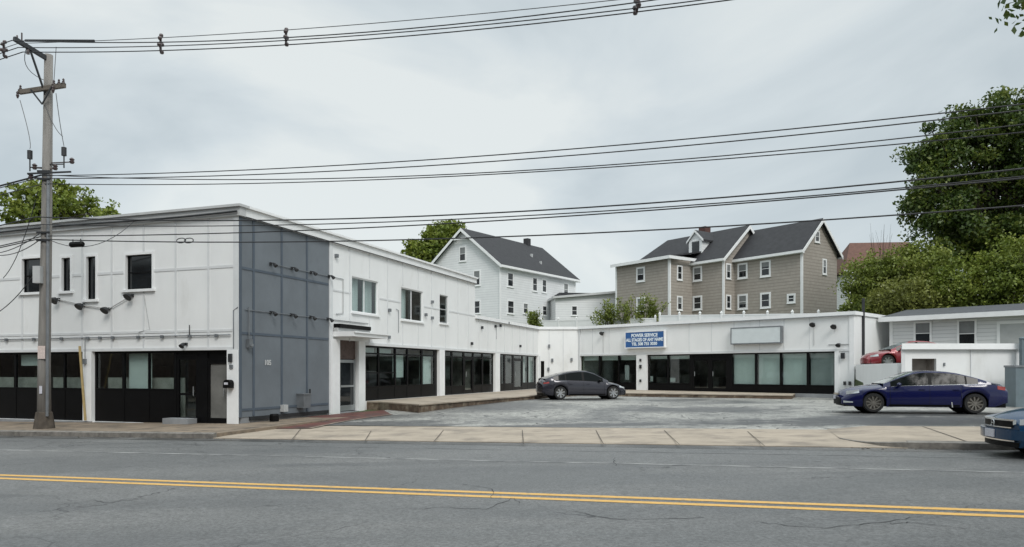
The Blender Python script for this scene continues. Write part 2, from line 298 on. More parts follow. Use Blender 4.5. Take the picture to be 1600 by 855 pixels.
class MB:
    def each(s, name, m, parent=None):
        for i in range(0, len(s.v), 8):
            q = MB(); q.v = s.v[i:i + 8]; q.f = [tuple(k - i for k in f) for f in s.f if i <= f[0] < i + 8]; q.build(name, m, parent)
    def __init__(s): s.v = []; s.f = []
    def add(s, vs, fs):
        b = len(s.v); s.v += [tuple(map(float, p)) for p in vs]; s.f += [tuple(b + i for i in f) for f in fs]; return s
    def box(s, fr, t0, t1, o0, o1, z0, z1):
        vs = [fr.P(t, o, z) for z in (z0, z1) for o in (o0, o1) for t in (t0, t1)]
        return s.add(vs, [(0, 1, 3, 2), (4, 6, 7, 5), (0, 4, 5, 1), (2, 3, 7, 6), (0, 2, 6, 4), (1, 5, 7, 3)])
    def quad(s, a, b, c, d): return s.add([a, b, c, d], [(0, 1, 2, 3)])
    def poly(s, pts): return s.add(pts, [tuple(range(len(pts)))])
    def prism(s, pts, vec):
        n = len(pts); v2 = [tuple(np.array(p) + np.array(vec)) for p in pts]
        fs = [tuple(range(n)), tuple(range(2 * n - 1, n - 1, -1))] + [(i, (i + 1) % n, n + (i + 1) % n, n + i) for i in range(n)]
        return s.add(list(pts) + v2, fs)
    def tube(s, pts, r, seg=8, cap=True):
        pts = [Vector(p) for p in pts]; n = len(pts); rs = r if isinstance(r, (list, tuple)) else [r] * n
        rings = []
        for i, p in enumerate(pts):
            a = pts[max(i - 1, 0)]; b = pts[min(i + 1, n - 1)]; d = (b - a).normalized()
            up = Vector((0, 0, 1)) if abs(d.z) < 0.9 else Vector((1, 0, 0))
            x = d.cross(up).normalized(); y = d.cross(x).normalized()
            rings.append([p + (x * math.cos(2 * math.pi * k / seg) + y * math.sin(2 * math.pi * k / seg)) * rs[i] for k in range(seg)])
        vs = [q for ring in rings for q in ring]; fs = []
        for i in range(n - 1):
            for k in range(seg):
                k2 = (k + 1) % seg; fs.append((i * seg + k, i * seg + k2, (i + 1) * seg + k2, (i + 1) * seg + k))
        if cap: fs += [tuple(range(seg))[::-1], tuple((n - 1) * seg + k for k in range(seg))]
        return s.add(vs, fs)
    def bar(s, a, b, w, h=None):
        """square bar from a to b"""
        h = h or w; a = Vector(a); b = Vector(b); d = (b - a).normalized()
        up = Vector((0, 0, 1)) if abs(d.z) < 0.95 else Vector((1, 0, 0))
        x = d.cross(up).normalized(); y = x.cross(d).normalized()
        vs = [p + x * sx * w / 2 + y * sy * h / 2 for p in (a, b) for sx, sy in ((-1, -1), (1, -1), (1, 1), (-1, 1))]
        return s.add(vs, [(0, 1, 2, 3), (7, 6, 5, 4), (0, 4, 5, 1), (1, 5, 6, 2), (2, 6, 7, 3), (3, 7, 4, 0)])
    def lathe(s, prof, c=(0, 0, 0), axis='z', seg=20, close=False):
        vs = []; n = len(prof)
        for k in range(seg):
            a = 2 * math.pi * k / seg
            for r, h in prof:
                if axis == 'z': vs.append((c[0] + r * math.cos(a), c[1] + r * math.sin(a), c[2] + h))
                else: vs.append((c[0] + r * math.cos(a), c[1] + h, c[2] + r * math.sin(a)))
        fs = []
        for k in range(seg):
            k2 = (k + 1) % seg
            for i in range(n - 1 if not close else n):
                j = (i + 1) % n; fs.append((k * n + i, k2 * n + i, k2 * n + j, k * n + j))
        return s.add(vs, fs)
    def build(s, name, m, parent=None, smooth=False, local=False, fixn=True, **k):
        me = bpy.data.meshes.new(name)
        vs = s.v
        if parent is not None and not local:
            Mi = world_of(parent).inverted(); vs = [tuple(Mi @ Vector(v)) for v in vs]
        me.from_pydata(vs, [], s.f)
        if fixn:
            b = bmesh.new(); b.from_mesh(me); bmesh.ops.recalc_face_normals(b, faces=b.faces); b.to_mesh(me); b.free()
        me.materials.append(MATS[m] if isinstance(m, str) else m)
        if smooth: me.polygons.foreach_set('use_smooth', [True] * len(me.polygons))
        o = bpy.data.objects.new(name, me); COL.objects.link(o)
        if parent is not None: o.parent = parent
        return tag(o, **k)
def sharp(o, ang=35):
    b = bmesh.new(); b.from_mesh(o.data)
    for ed in b.edges:
        if len(ed.link_faces) == 2 and ed.calc_face_angle(0) > R(ang): ed.smooth = False
    b.to_mesh(o.data); b.free()
def Wp(px, py, Y): return ((px - CX) / F_PX * Y, Y, EYE + (HZ - py) * Y / F_PX)

# ---------------------------------------------------------------- ground heights
TH = R(17.5); U = np.array((math.cos(TH), -math.sin(TH))); NV = np.array((math.sin(TH), math.cos(TH)))
KS = 0.0155
def sn(x, y): return x * U[0] + y * U[1], x * NV[0] + y * NV[1]
def SP(s, n, z=0.0): q = U * s + NV * n; return (q[0], q[1], z)
def road_z(s): return KS * max(-70, min(70, s))
def sst(a, b, x): x = max(0, min(1, (x - a) / (b - a))); return x * x * (3 - 2 * x)
C0 = np.array((-8.8, 23.9)); TB = R(19.7)
FA = Fr(C0, (-math.cos(TB), math.sin(TB)), (-math.sin(TB), -math.cos(TB)))   # street front, t runs left
FB = Fr(C0, (math.sin(TB), math.cos(TB)), (math.cos(TB), -math.sin(TB)))     # courtyard side, t runs back
BC = FB.P(FB.t(841), 0, 0)[:2]; CD = ((904 - CX) / F_PX * BC[1], BC[1])
FC = Fr(BC, (1, 0), (0, -1))
D1 = (18.4, 39.9)
FD = Fr(CD, (D1[0] - CD[0], D1[1] - CD[1]), (-(CD[1] - D1[1]), -(D1[0] - CD[0])))
LD = FD.t(1335)
N_CURB, N_BACK = 16.55, 20.7
def lot_z(x, y):
    s, n = sn(x, y); k = sst(N_BACK - 3, 34, n)
    return (road_z(s) + 0.05) * (1 - k) + 0.12 * k
def ground(x, y):
    s, n = sn(x, y)
    if n < N_BACK - 0.6: return road_z(s) - 0.25
    z = lot_z(x, y) - 0.06
    dd = (x - CD[0]) * -FD.o[0] + (y - CD[1]) * -FD.o[1]
    tD = (x - CD[0]) * FD.d[0] + (y - CD[1]) * FD.d[1]
    if tD < LD - 0.3:
        k = sst(9.5, 13, dd) if dd > 0 else 0
        tBv = (x - C0[0]) * FB.d[0] + (y - C0[1]) * FB.d[1]
        oB = (x - C0[0]) * FB.o[0] + (y - C0[1]) * FB.o[1]
        if oB < -1: k = sst(42, 50, tBv)
        return z * (1 - k) + 4.8 * k
    # right of the shops: terrace behind the retaining wall, then hill
    if y > 32.8 and x > 16.5:
        wl = 16.8 + (y - 32.0) * (18.4 - 16.8) / 7.9
        k = sst(wl - 0.05, wl + 0.15, x) * sst(32.8, 33.0, y)
        z = z * (1 - k) + 1.72 * k
        k2 = sst(8, 15, dd); z = z * (1 - k2) + 4.8 * k2
    return z

xs = sorted(set([-900, -500, -250, -120, -80] + list(range(-60, 62, 1)) + [70, 80, 100, 140, 250, 500, 900] + [16.5 + 0.2 * i for i in range(12)]))
ys = sorted(set([-300, -120, -60, -30] + list(range(-20, 100, 1)) + [110, 130, 180, 300, 600, 1500] + [32.8, 33.0]))
g = MB(); g.v = [(x, y, ground(x, y)) for y in ys for x in xs]
nx = len(xs); g.f = [(j * nx + i, j * nx + i + 1, (j + 1) * nx + i + 1, (j + 1) * nx + i) for j in range(len(ys) - 1) for i in range(nx - 1)]
g.build('ground', 'grass_ground', fixn=False, kind='structure')

def strip(name, m, n0, n1, s0, s1, dz, step=2.0, nd=1, dz1=None, **k):
    b = MB(); ss = np.arange(s0, s1 + step * 0.5, step); ns = np.linspace(n0, n1, nd + 1)
    dzs = np.linspace(dz, dz1 if dz1 is not None else dz, nd + 1)
    for s in ss:
        for n, q in zip(ns, dzs): b.v.append(SP(s, n, road_z(s) + q))
    w = nd + 1
    for i in range(len(ss) - 1):
        for j in range(nd): b.f.append((i * w + j, (i + 1) * w + j, (i + 1) * w + j + 1, i * w + j + 1))
    return b.build(name, m, fixn=False, **k)
strip('road', 'asphalt_road', 1.5, N_CURB, -140, 140, 0.0, kind='structure')
strip('road_marking', 'yellow_paint', 9.12, 9.27, -140, 140, 0.004, kind='structure')
strip('road_marking', 'yellow_paint', 9.44, 9.59, -140, 140, 0.004, kind='structure')
strip('road_gutter', 'gutter_damp', N_CURB - .62, N_CURB - .002, -60, 9, 0.0035, kind='structure')
strip('road_marking', 'white_line', 13.0, 13.11, -60, 60, 0.004, kind='structure')
strip('road_marking', 'faint_line', 15.0, 15.06, -60, 60, 0.004, kind='structure')
strip('sidewalk', 'concrete', -5.4, 1.2, -60, 60, 0.13, kind='structure')
strip('kerb', 'granite', 1.2, 1.5, -60, 60, 0.135, kind='structure')

def G(px, py, dz=0.0, f=lot_z):
    """where the view ray of a measured photo point meets the ground surface"""
    k = (px - CX) / F_PX; Y = 20.0
    for _ in range(60):
        z = f(k * Y, Y) + dz; Y = 0.5 * Y + 0.5 * (EYE - z) * F_PX / (py - HZ)
    return (k * Y, Y, f(k * Y, Y) + dz)
rz = lambda x, y: road_z(sn(x, y)[0])
s_of = lambda px, n: (lambda k: (k * NV[1] - NV[0]) * n / (U[0] - k * U[1]))((px - CX) / F_PX)
sL = s_of(372, N_CURB); sR = s_of(1342, N_CURB)      # ends of the driveway opening
# raised pavements left and right with granite kerbs, dropped apron between
def slab(name, m, n0, n1, s0, s1, zt, zb=-0.25, step=1.5, **k):
    b = MB(); ss = np.linspace(s0, s1, max(2, int(abs(s1 - s0) / step)) + 1)
    for s in ss: b.v += [SP(s, n0, road_z(s) + zb), SP(s, n0, road_z(s) + zt), SP(s, n1, road_z(s) + zt + 0.03), SP(s, n1, road_z(s) + zb)]
    for i in range(len(ss) - 1):
        for a, c in ((0, 1), (1, 2), (2, 3)): b.f.append((i * 4 + a, (i + 1) * 4 + a, (i + 1) * 4 + c, i * 4 + c))
    b.f += [(0, 1, 2, 3), tuple((len(ss) - 1) * 4 + q for q in (3, 2, 1, 0))]
    return b.build(name, m, kind='structure')
slab('sidewalk', 'concrete_old', N_CURB + 0.15, 24.5, -60, sL - 0.8, 0.13)
slab('sidewalk', 'concrete', N_CURB + 0.15, N_BACK + 0.2, sR + 0.9, 60, 0.12)
slab('kerb', 'granite', N_CURB, N_CURB + 0.147, -60, sL - 0.8, 0.125)
slab('kerb', 'granite', N_CURB, N_CURB + 0.147, sR + 0.9, 60, 0.12)
# driveway apron
b = MB(); ss = np.linspace(sL - 0.8, sR + 0.9, 40)
for s in ss: b.v += [SP(s, N_CURB, road_z(s) - 0.1), SP(s, N_CURB, road_z(s) + 0.018), SP(s, N_CURB + 0.5, road_z(s) + 0.04), SP(s, N_BACK, road_z(s) + 0.062)]
for i in range(39):
    for a in range(3): b.f.append((i * 4 + a, (i + 1) * 4 + a, (i + 1) * 4 + a + 1, i * 4 + a + 1))
b.build('driveway_apron', 'concrete', kind='structure', fixn=False)
# kerb and pavement sinking into the apron at both ends of the opening
def ramp_end(sa, sb, bow, m):
    kb = MB(); pv = MB(); S_ = np.linspace(sa, sb, 16)
    for s in S_:
        k = (s - sa) / (sb - sa); ks = k * k * (3 - 2 * k); nf = N_CURB + bow * (1 - k) ** 2.2; zt = road_z(s) + .03 * (1 - ks) + .123 * ks + .03 * min(1, bow * (1 - k) ** 2 / 1.5)
        kb.v += [SP(s, nf, road_z(s) - .1), SP(s, nf, zt), SP(s, nf + .15, zt + .003), SP(s, nf + .15, road_z(s) - .1)]
        pv.v += [SP(s, nf + .152, zt), SP(s, (nf + N_BACK) / 2, zt * .5 + .5 * (road_z(s) + .062 + .085 * ks)), SP(s, N_BACK + .2, road_z(s) + .066 + .085 * ks), SP(s, N_BACK + .2, road_z(s) - .2)]
    for q in (kb, pv):
        for i in range(15):
            for c in range(3): q.f.append((i * 4 + c, (i + 1) * 4 + c, (i + 1) * 4 + c + 1, i * 4 + c + 1))
    kb.build('kerb', 'granite', kind='structure'); pv.build('sidewalk', m, kind='structure', fixn=False)
ramp_end(s_of(1312, N_CURB + 1.6), sR + .9, 1.6, 'concrete')
# joints in the concrete
b = MB()
def ground_line(b, p, q, w, dz, f=rz):
    a = np.array(G(*p, dz, f)); c = np.array(G(*q, dz, f)); d = (c - a)[:2]; d /= np.hypot(*d); nn = np.array((-d[1], d[0], 0)) * w / 2
    b.quad(a - nn, c - nn, c + nn, a + nn)
for p, q in (((570, 689), (580, 673)), ((677, 691), (693, 672)), ((818, 693.5), (816, 672)), ((943, 694), (931, 672)), ((1062, 695), (1038, 672.5)), ((1195, 697), (1168, 674)), ((455, 688), (470, 670))):
    ground_line(b, p, q, 0.018, 0.066)
b.build('pavement_joint', 'seam', kind='structure', fixn=False)
b = MB(); fz = lambda x, y: rz(x, y) + 0.14
for s in list(np.arange(-46, sL - 1, 3.2)):
    x0 = SP(s, N_CURB + 0.2, road_z(s) + 0.142); x1 = SP(s, 22.5, road_z(s) + 0.165)
    b.quad(x0, x1, tuple(np.array(x1) + (U[0] * .03, U[1] * .03, 0)), tuple(np.array(x0) + (U[0] * .03, U[1] * .03, 0)))
for s in np.arange(sR + 2, 30, 2.4):
    x0 = SP(s, N_CURB + 0.2, road_z(s) + 0.13); x1 = SP(s, N_BACK + .1, road_z(s) + 0.155)
    b.quad(x0, x1, tuple(np.array(x1) + (U[0] * .03, U[1] * .03, 0)), tuple(np.array(x0) + (U[0] * .03, U[1] * .03, 0)))
b.build('pavement_joint', 'seam', kind='structure', fixn=False)
# tar cracks in the road
b = MB()
for path in ([(90, 790), (150, 782), (170, 786), (230, 778)], [(640, 795), (700, 793), (760, 795), (800, 778), (812, 786)],
             [(1180, 815), (1230, 820), (1290, 826), (1340, 820), (1400, 813), (1440, 806)], [(60, 800), (90, 796)], [(395, 792), (440, 788)],
             [(958, 715), (962, 728)], [(1390, 818), (1420, 816), (1510, 826)], [(900, 800), (960, 812), (1100, 808)], [(720, 755), (770, 765), (768, 778)]):
    pp = []
    for a, c in zip(path, path[1:]):
        for k in range(5):
            t = k / 5; pp.append((a[0] + (c[0] - a[0]) * t + random.uniform(-3, 3), a[1] + (c[1] - a[1]) * t + random.uniform(-1.2, 1.2)))
    pp.append(path[-1])
    for a, c in zip(pp, pp[1:]): ground_line(b, a, c, random.uniform(0.004, 0.016), 0.0045)
b.build('road_crack', 'crack', kind='structure', fixn=False)

# parking lot sheet
b = MB(); idx = {}
SS = np.arange(-14, 62, 1.0); NN = np.concatenate([[N_BACK], np.arange(21.5, 62, 1.0)])
for j, n in enumerate(NN):
    for i, s in enumerate(SS):
        x, y, _ = SP(s, n); b.v.append((x, y, lot_z(x, y) + (0.0 if j else 0.004)))
w = len(SS)
for j in range(len(NN) - 1):
    for i in range(w - 1):
        x, y = b.v[j * w + i][:2]
        dd = (x - CD[0]) * -FD.o[0] + (y - CD[1]) * -FD.o[1]
        if dd > 2.5 and y > 34: continue
        if y > 33.5 and x > 19: continue
        b.f.append((j * w + i, j * w + i + 1, (j + 1) * w + i + 1, (j + 1) * w + i))
b.build('parking_lot', 'asphalt_lot', kind='structure', fixn=False)
# brick-red painted strip along the grey wall
pts = [G(px, py, 0.012) for px, py in ((378, 664), (385, 669.5), (440, 669.5), (486, 669.5), (520, 662), (560, 655), (612, 648), (600, 641), (545, 645), (515, 648), (440, 655))]
MB().poly(pts).build('brick_paving', 'brick_paving', kind='structure', fixn=False)
b = MB(); ground_line(b, (484, 669), (522, 661), 0.09, 0.018, lot_z); ground_line(b, (522, 661), (562, 654), 0.08, 0.018, lot_z); ground_line(b, (562, 654), (612, 647), 0.07, 0.018, lot_z)
b.build('lot_marking', 'concrete', kind='structure', fixn=False)
# raised shop walkway
ZF = 0.33
def Gz(px, py, z): Y = (EYE - z) * F_PX / (py - HZ); return ((px - CX) / F_PX * Y, Y, z)
outer = [FB.P(7.9, 0, ZF), Gz(592, 627.5, ZF), Gz(655, 631.8, ZF), Gz(842, 617.2, ZF), Gz(905, 613.0, ZF), Gz(1238, 617.6, ZF)]
inner = [FD.P(FD.t(1238), -0.4, ZF), FD.P(0, -0.4, ZF), FC.P(0, 0.0, ZF)]
MB().prism([(p[0], p[1], ZF) for p in outer + inner], (0, 0, -0.05)).build('walkway', 'concrete', kind='structure')
outer2 = [outer[0]] + [(p[0] - .03, p[1] + .05, 0) for p in outer[1:5]] + [(outer[5][0] - .03, outer[5][1] + .05, 0)]
MB().prism([(p[0], p[1], ZF - .052) for p in outer2 + inner], (0, 0, -0.45)).build('walkway_edge', 'walk_edge', kind='structure')
st = [Gz(586, 632.0, 0.17), Gz(652, 636.5, 0.17), Gz(675, 634, 0.17), Gz(640, 628, 0.17)]
MB().prism(st, (0, 0, -0.35)).build('walkway_step', 'walk_edge', kind='structure')

# ---------------------------------------------------------------- building tools
def wall(mb, fr, t0, t1, z0, z1, holes=(), rev=0.14, o=0.0, skip=()):
    ts = sorted({t0, t1, *[v for h in holes for v in h[:2] if t0 < v < t1]}); zs = sorted({z0, z1, *[v for h in holes for v in h[2:4] if z0 < v < z1]})
    for a, c in zip(ts, ts[1:]):
        for e_, f_ in zip(zs, zs[1:]):
            tm, zm = (a + c) / 2, (e_ + f_) / 2
            if any(h[0] < tm < h[1] and h[2] < zm < h[3] for h in holes): continue
            mb.quad(fr.P(a, o, e_), fr.P(c, o, e_), fr.P(c, o, f_), fr.P(a, o, f_))
    for a, c, e_, f_ in [h[:4] for h in holes]:
        for p, q in (((a, e_), (a, f_)), ((c, e_), (c, f_)), ((a, e_), (c, e_)), ((a, f_), (c, f_))):
            if p[0] == q[0] and any(abs(p[0] - s_) < .02 for s_ in skip): continue
            mb.quad(fr.P(p[0], o, p[1]), fr.P(q[0], o, q[1]), fr.P(q[0], o - rev, q[1]), fr.P(p[0], o - rev, p[1]))
def window(fr, t0, t1, z0, z1, parent, o=0.0, fm='white_trim', gm='window_glass', fw=0.06, rails=(0.5,), vert=(), proud=0.05, sill=True):
    t0, t1 = sorted((t0, t1)); b = MB()
    b.box(fr, t0 - fw, t0, o, o + proud, z0 - fw, z1 + fw); b.box(fr, t1, t1 + fw, o, o + proud, z0 - fw, z1 + fw)
    b.box(fr, t0, t1, o, o + proud, z1, z1 + fw); b.box(fr, t0, t1, o, o + proud, z0 - fw, z0)
    for r in rails: zz = z0 + (z1 - z0) * r; b.box(fr, t0, t1, o + 0.002, o + proud * 0.7, zz - 0.02, zz + 0.02)
    for r in vert: tt = t0 + (t1 - t0) * r; b.box(fr, tt - 0.02, tt + 0.02, o + 0.002, o + proud * 0.65, z0, z1)
    if sill: b.box(fr, t0 - fw - .03, t1 + fw + .03, o, o + proud + 0.04, z0 - fw - 0.045, z0 - fw)
    w = b.build('window', fm, parent)
    MB().box(fr, t0, t1, o + 0.004, o + 0.012, z0, z1).build('pane', gm, w)
    if gm == 'window_glass' and fm != 'black_frame' and random.random() < .65:      # a shade drawn part of the way behind the glass
        q = random.choice((.35, .5, .5, .7)); MB().box(fr, t0 + .01, t1 - .01, o + .0125, o + .0135, z0 + (z1 - z0) * (1 - q), z1 - .004).build('shade', 'window_shade', w)
    return w
def storefront(fr, spans, zt, zb, parent, o=-0.10, dep=0.08, ends=None):
    """spans: (px0, px1, kind, sill_py_z, opts)"""
    sp_ = [(fr.t(a), fr.t(c), k, zs, op) for a, c, k, zs, op in spans]
    t0, t1 = ends if ends else (sp_[0][0], sp_[-1][1])
    b = MB(); b.box(fr, t0, t1, o - dep, o, zt - 0.07, zt); prev = t0; panes = []
    for a, c, k, zs, op in sp_:
        if a - prev > 0.005: b.box(fr, prev, a, o - dep, o, zb, zt - 0.07)
        prev = c
        if k == 'd': continue
        b.box(fr, a, c, o - dep, o - 0.01, zb, zs); b.box(fr, a, c, o - dep, o + 0.01, zs, zs + 0.05)
        if 'tr' in op: b.box(fr, a, c, o - dep + .01, o - .005, op['tr'] - .03, op['tr'] + .03)
        if 'mid' in op: b.box(fr, a, c, o - dep + .01, o - .005, op['mid'] - .025, op['mid'] + .025)
    if t1 - prev > 0.005: b.box(fr, prev, t1, o - dep, o, zb, zt - 0.07)
    root = b.build('storefront', 'black_frame', parent)
    for a, c, k, zs, op in sp_:
        if k == 'd': continue
        MB().box(fr, a, c, o - 0.045, o - 0.035, zs + 0.05, zt - 0.07).build('pane', 'shop_glass', root)
        if 'bl' in op:
            z0, z1 = op['bl']; MB().box(fr, a + .02, c - .02, o - 0.20, o - 0.185, z0 if z0 else zs + .05, z1 if z1 else zt - .08).build('blind', op.get('bm', 'blind'), root)
        if 'paper' in op:
            q = op['paper']; MB().box(fr, a + (c - a) * q[0], a + (c - a) * q[1], o - .06, o - .055, q[2], q[3]).build('notice', 'light_grey', root)
    for a, c, k, zs, op in sp_:
        if k != 'd': continue
        fm = op.get('fm', 'black_frame'); zd = op.get('zd', zt - .35)
        d = MB(); w = 0.10
        d.box(fr, a, a + w, o - dep, o - .01, zb, zd); d.box(fr, c - w, c, o - dep, o - .01, zb, zd)
        d.box(fr, a + w, c - w, o - dep, o - .01, zd - .12, zd); d.box(fr, a + w, c - w, o - dep, o - .01, zb, zb + .22)
        if op.get('rail'): d.box(fr, a + w, c - w, o - dep + .02, o - .02, zb + .95, zb + 1.03)
        d.box(fr, a, c, o - dep, o + .015, zd, zd + .06)
        dr = d.build('door', fm, parent)
        MB().box(fr, a + w, c - w, o - .055, o - .045, zb + .22, zd - .12).build('pane', op.get('gm', 'shop_glass'), dr)
        MB().bar(fr.P(a + w + .06, o + .04, zb + .95), fr.P(a + w + .06, o + .04, zb + 1.25), .025).bar(fr.P(a + w + .06, o - .01, zb + 1.1), fr.P(a + w + .06, o + .04, zb + 1.1), .02).build('handle', 'aluminium', dr)
        if zt - .07 - zd > .1: MB().box(fr, a, c, o - .045, o - .035, zd + .06, zt - .07).build('transom', op.get('tm', 'shop_glass'), dr)
        if 'open' in op: pass
    return root
def room(fr, t0, t1, z0, z1, depth, parent, o=-0.2, walls=True):
    b = MB()
    b.quad(fr.P(t0, o - depth, z0), fr.P(t1, o - depth, z0), fr.P(t1, o - depth, z1), fr.P(t0, o - depth, z1))
    for t in (t0, t1): b.quad(fr.P(t, o, z0), fr.P(t, o - depth, z0), fr.P(t, o - depth, z1), fr.P(t, o, z1))
    b.quad(fr.P(t0, o, z1), fr.P(t1, o, z1), fr.P(t1, o - depth, z1), fr.P(t0, o - depth, z1))
    t0_, t1_ = min(t0, t1), max(t0, t1); k = t0_ + 1.0
    while k < t1_ - 1.2:      # counters and shelving seen dimly through the glass
        hgt = random.choice((0.9, 1.1, 1.9)); wd_ = random.uniform(.6, 1.6)
        if k + wd_ < t1_ - .1: b.box(fr, k, k + wd_, o - depth * .75, o - depth * .55, z0 + .01, z0 + hgt)
        k += wd_ + random.uniform(.6, 1.6)
    i = b.build('interior', 'interior', parent, fixn=False)
    MB().quad(fr.P(t0, o, z0), fr.P(t1, o, z0), fr.P(t1, o - depth, z0), fr.P(t0, o - depth, z0)).build('floor', 'interior_floor', i, fixn=False)
    return i
def floodlight(fr, t, z, parent, size=0.10, drop=0.10):
    """small wall flood lamp: junction box, arm and bell hood"""
    b = MB(); b.box(fr, t - .04, t + .04, 0.0, .06, z - .05, z + .05)
    b.tube([fr.P(t, .05, z), fr.P(t, .12, z + .03), fr.P(t, .17, z - drop * .2)], .015, 6)
    b.tube([fr.P(t, .14, z + .02), fr.P(t, .19, z - .03), fr.P(t, .25, z - .09)], [size * .45, size * .9, size * 1.15], 10)
    return b.build('wall_light', 'dark_metal', parent)
def conduit(fr, pts, parent, m='grey_metal', r=.016, o=.03):
    return MB().tube([fr.P(t, o, z) for t, z in pts], r, 6).build('conduit', m, parent)
def pz(fr, px, py): return fr.t(px), fr.z(px, py)

# ---------------------------------------------------------------- two-storey block
ZTOP = 6.96; ZLOW = 4.82
TEND = FB.t(742); TA = FA.t(-230)
b2 = empty('commercial_building', (*C0, -0.1), label='long white two storey shop block with a slate blue corner wall and flat roof', cat='building')
zhA = FA.z(355, 547)               # head of the street windows
dTop = FB.z(570, 539.5)
upA = [(35, 64, 404, 457), (97, 110.5, 403, 455), (135.5, 150, 401, 468), (197, 238, 398, 452)]
holesA = [(min(FA.t(a), FA.t(c)), max(FA.t(a), FA.t(c)), FA.z((a + c) / 2, e_), FA.z((a + c) / 2, d_)) for a, c, d_, e_ in upA]
zbA = -0.16
shopA = [(FA.t(356), FA.t(144.5), zbA, zhA), (FA.t(131), FA.t(-60), zbA - 0.0, zhA)]
b = MB(); wall(b, FA, 0, TA, -0.6, 6.62, holesA + shopA, rev=.16); b.build('front_wall', 'white_paint', b2, fixn=False)
# courtyard wall
tG = FB.t(514)
MBg = MB(); wall(MBg, FB, 0.0, tG, 0.10, 6.62); MBg.build('corner_wall', 'grey_paint', b2, fixn=False)
upB = [(550, 591, 431.5, 487), (627, 661, 448.5, 499), (687, 700, 460, 504.5)]
holesB = []
for a, c, d_, e_ in upB:
    holesB.append((FB.t(a), FB.t(c), FB.z(a, e_ - (c - a) * .0), FB.z(a, d_)))
tE0, tE1 = FB.t(528), FB.t(558)
zE = FB.z(528, 531)
shopB1 = (FB.t(571), FB.t(685.5), ZF + .0, dTop)
shopB2 = (FB.t(693.5), TEND + 0.0, ZF, dTop)
b = MB(); wall(b, FB, tG, TEND, -0.3, 6.62, holesB + [(tE0, tE1, -0.05, zE), shopB1, shopB2], rev=.16, skip=(TEND,)); b.build('side_wall', 'white_paint', b2, fixn=False)
# rear and left closing walls, roof
b = MB()
pA = FA.P(TA, 0, 0); pB = FB.P(TEND, 0, 0); vec = np.array(pA) - np.array(FA.P(0, 0, 0)); pC = np.array(pB) + vec
def vw(b, p, q, z0, z1): b.quad((p[0], p[1], z0), (q[0], q[1], z0), (q[0], q[1], z1), (p[0], p[1], z1))
vw(b, pB, pC, 3.4, 6.62); vw(b, pC, pA, -.8, 6.62); b.build('rear_wall', 'siding_white', b2, fixn=False)
b = MB(); b.poly([FA.P(0, 0, 6.6), pB[:2] + (6.6,), (pC[0], pC[1], 6.6), pA[:2] + (6.6,)]); b.build('roof', 'roof_membrane', b2, fixn=False)
# coping
b = MB()
b.box(FA, -0.18, TA, -0.30, 0.18, 6.88, ZTOP); b.box(FA, -0.12, TA, -0.20, 0.10, 6.60, 6.88)
b.build('coping', 'coping', b2)
b = MB(); b.box(FB, 0.31, TEND + .12, -0.30, 0.17, 6.884, ZTOP + .003); b.box(FB, 0.21, TEND + .06, -0.20, 0.09, 6.60, 6.88)
b.build('coping', 'white_trim', b2)
MB().tube([FA.P(-.05, .16, 6.72)] + [FA.P(t, .16, 6.72 - .03 * math.sin(t * .6)) for t in np.arange(.5, TA, .8)], .035, 6).build('conduit', 'dark_metal', b2)
b = MB(); b.box(FB, .1, TEND, .092, .115, 6.585, 6.615); b.build('drip_edge', 'dark_metal', b2)
# battens street front
b = MB()
zl1 = FA.z(275, 421); zb1 = FA.z(300, 517.5)
for px in (-150, -100, -60, -16, 35.5, 77, 129, 175, 225, 275, 326):
    t = FA.t(px)
    segs = [(zhA + .10, 6.6)]
    for h in holesA:
        if h[0] - .1 < t < h[1] + .1: segs = [(zhA + .10, h[2] - .12), (h[3] + .1, 6.6)]
    for z0, z1 in segs: b.box(FA, t - .04, t + .04, 0, .022, z0, z1)
def hb(b, z, t0, t1, holes, w=.045, o=.018, m=.1):
    cuts = sorted([(h[0] - m, h[1] + m) for h in holes if h[2] - m < z < h[3] + m]); cur = t0
    for a, c in cuts:
        if a > cur: b.box(b_fr, cur, a, 0, o, z - w, z + w)
        cur = max(cur, c)
    if t1 > cur: b.box(b_fr, cur, t1, 0, o, z - w, z + w)
b_fr = FA; hb(b, zl1, .2, TA, holesA); hb(b, zb1, .25, TA, [], .04)
b.box(FA, 0.0, .20, .0, .03, -.12, 6.6)
b.box(FA, .2, TA, 0, .035, zhA + .003, zhA + .10)
b.build('batten', 'batten_shaded', b2)
b = MB(); b.box(FA, FA.t(356) - 0.0, FA.t(373), .003, .05, -.12, zhA); b.box(FA, FA.t(144.5), FA.t(131), .003, .05, zbA, zhA)
b.each('pilaster', 'white_trim', b2)
# grey wall battens
b = MB()
for px in (396, 440, 479.5):
    t = FB.t(px); b.box(FB, t - .045, t + .045, 0, .022, .12, 6.6)
for (pa, pb) in (((384, 418), (514, 446)), ((398, 521), (514, 531)), ((384, 640), (514, 631))):
    z = .5 * (FB.z(*pa) + FB.z(*pb)); b.box(FB, .12, tG - .05, 0, .019, z - .04, z + .04)
b.box(FB, .002, .11, .0, .028, .1, 6.6)
b.build('batten', 'grey_batten', b2)
MB().box(FB, .1, tG, -.1, -.02, -.3, .1).build('foundation', 'concrete_grey', b2)
MB().box(FB, .5, tG - .1, -.015, .05, -.02, .10).build('sill_beam', 'dark_metal', b2)
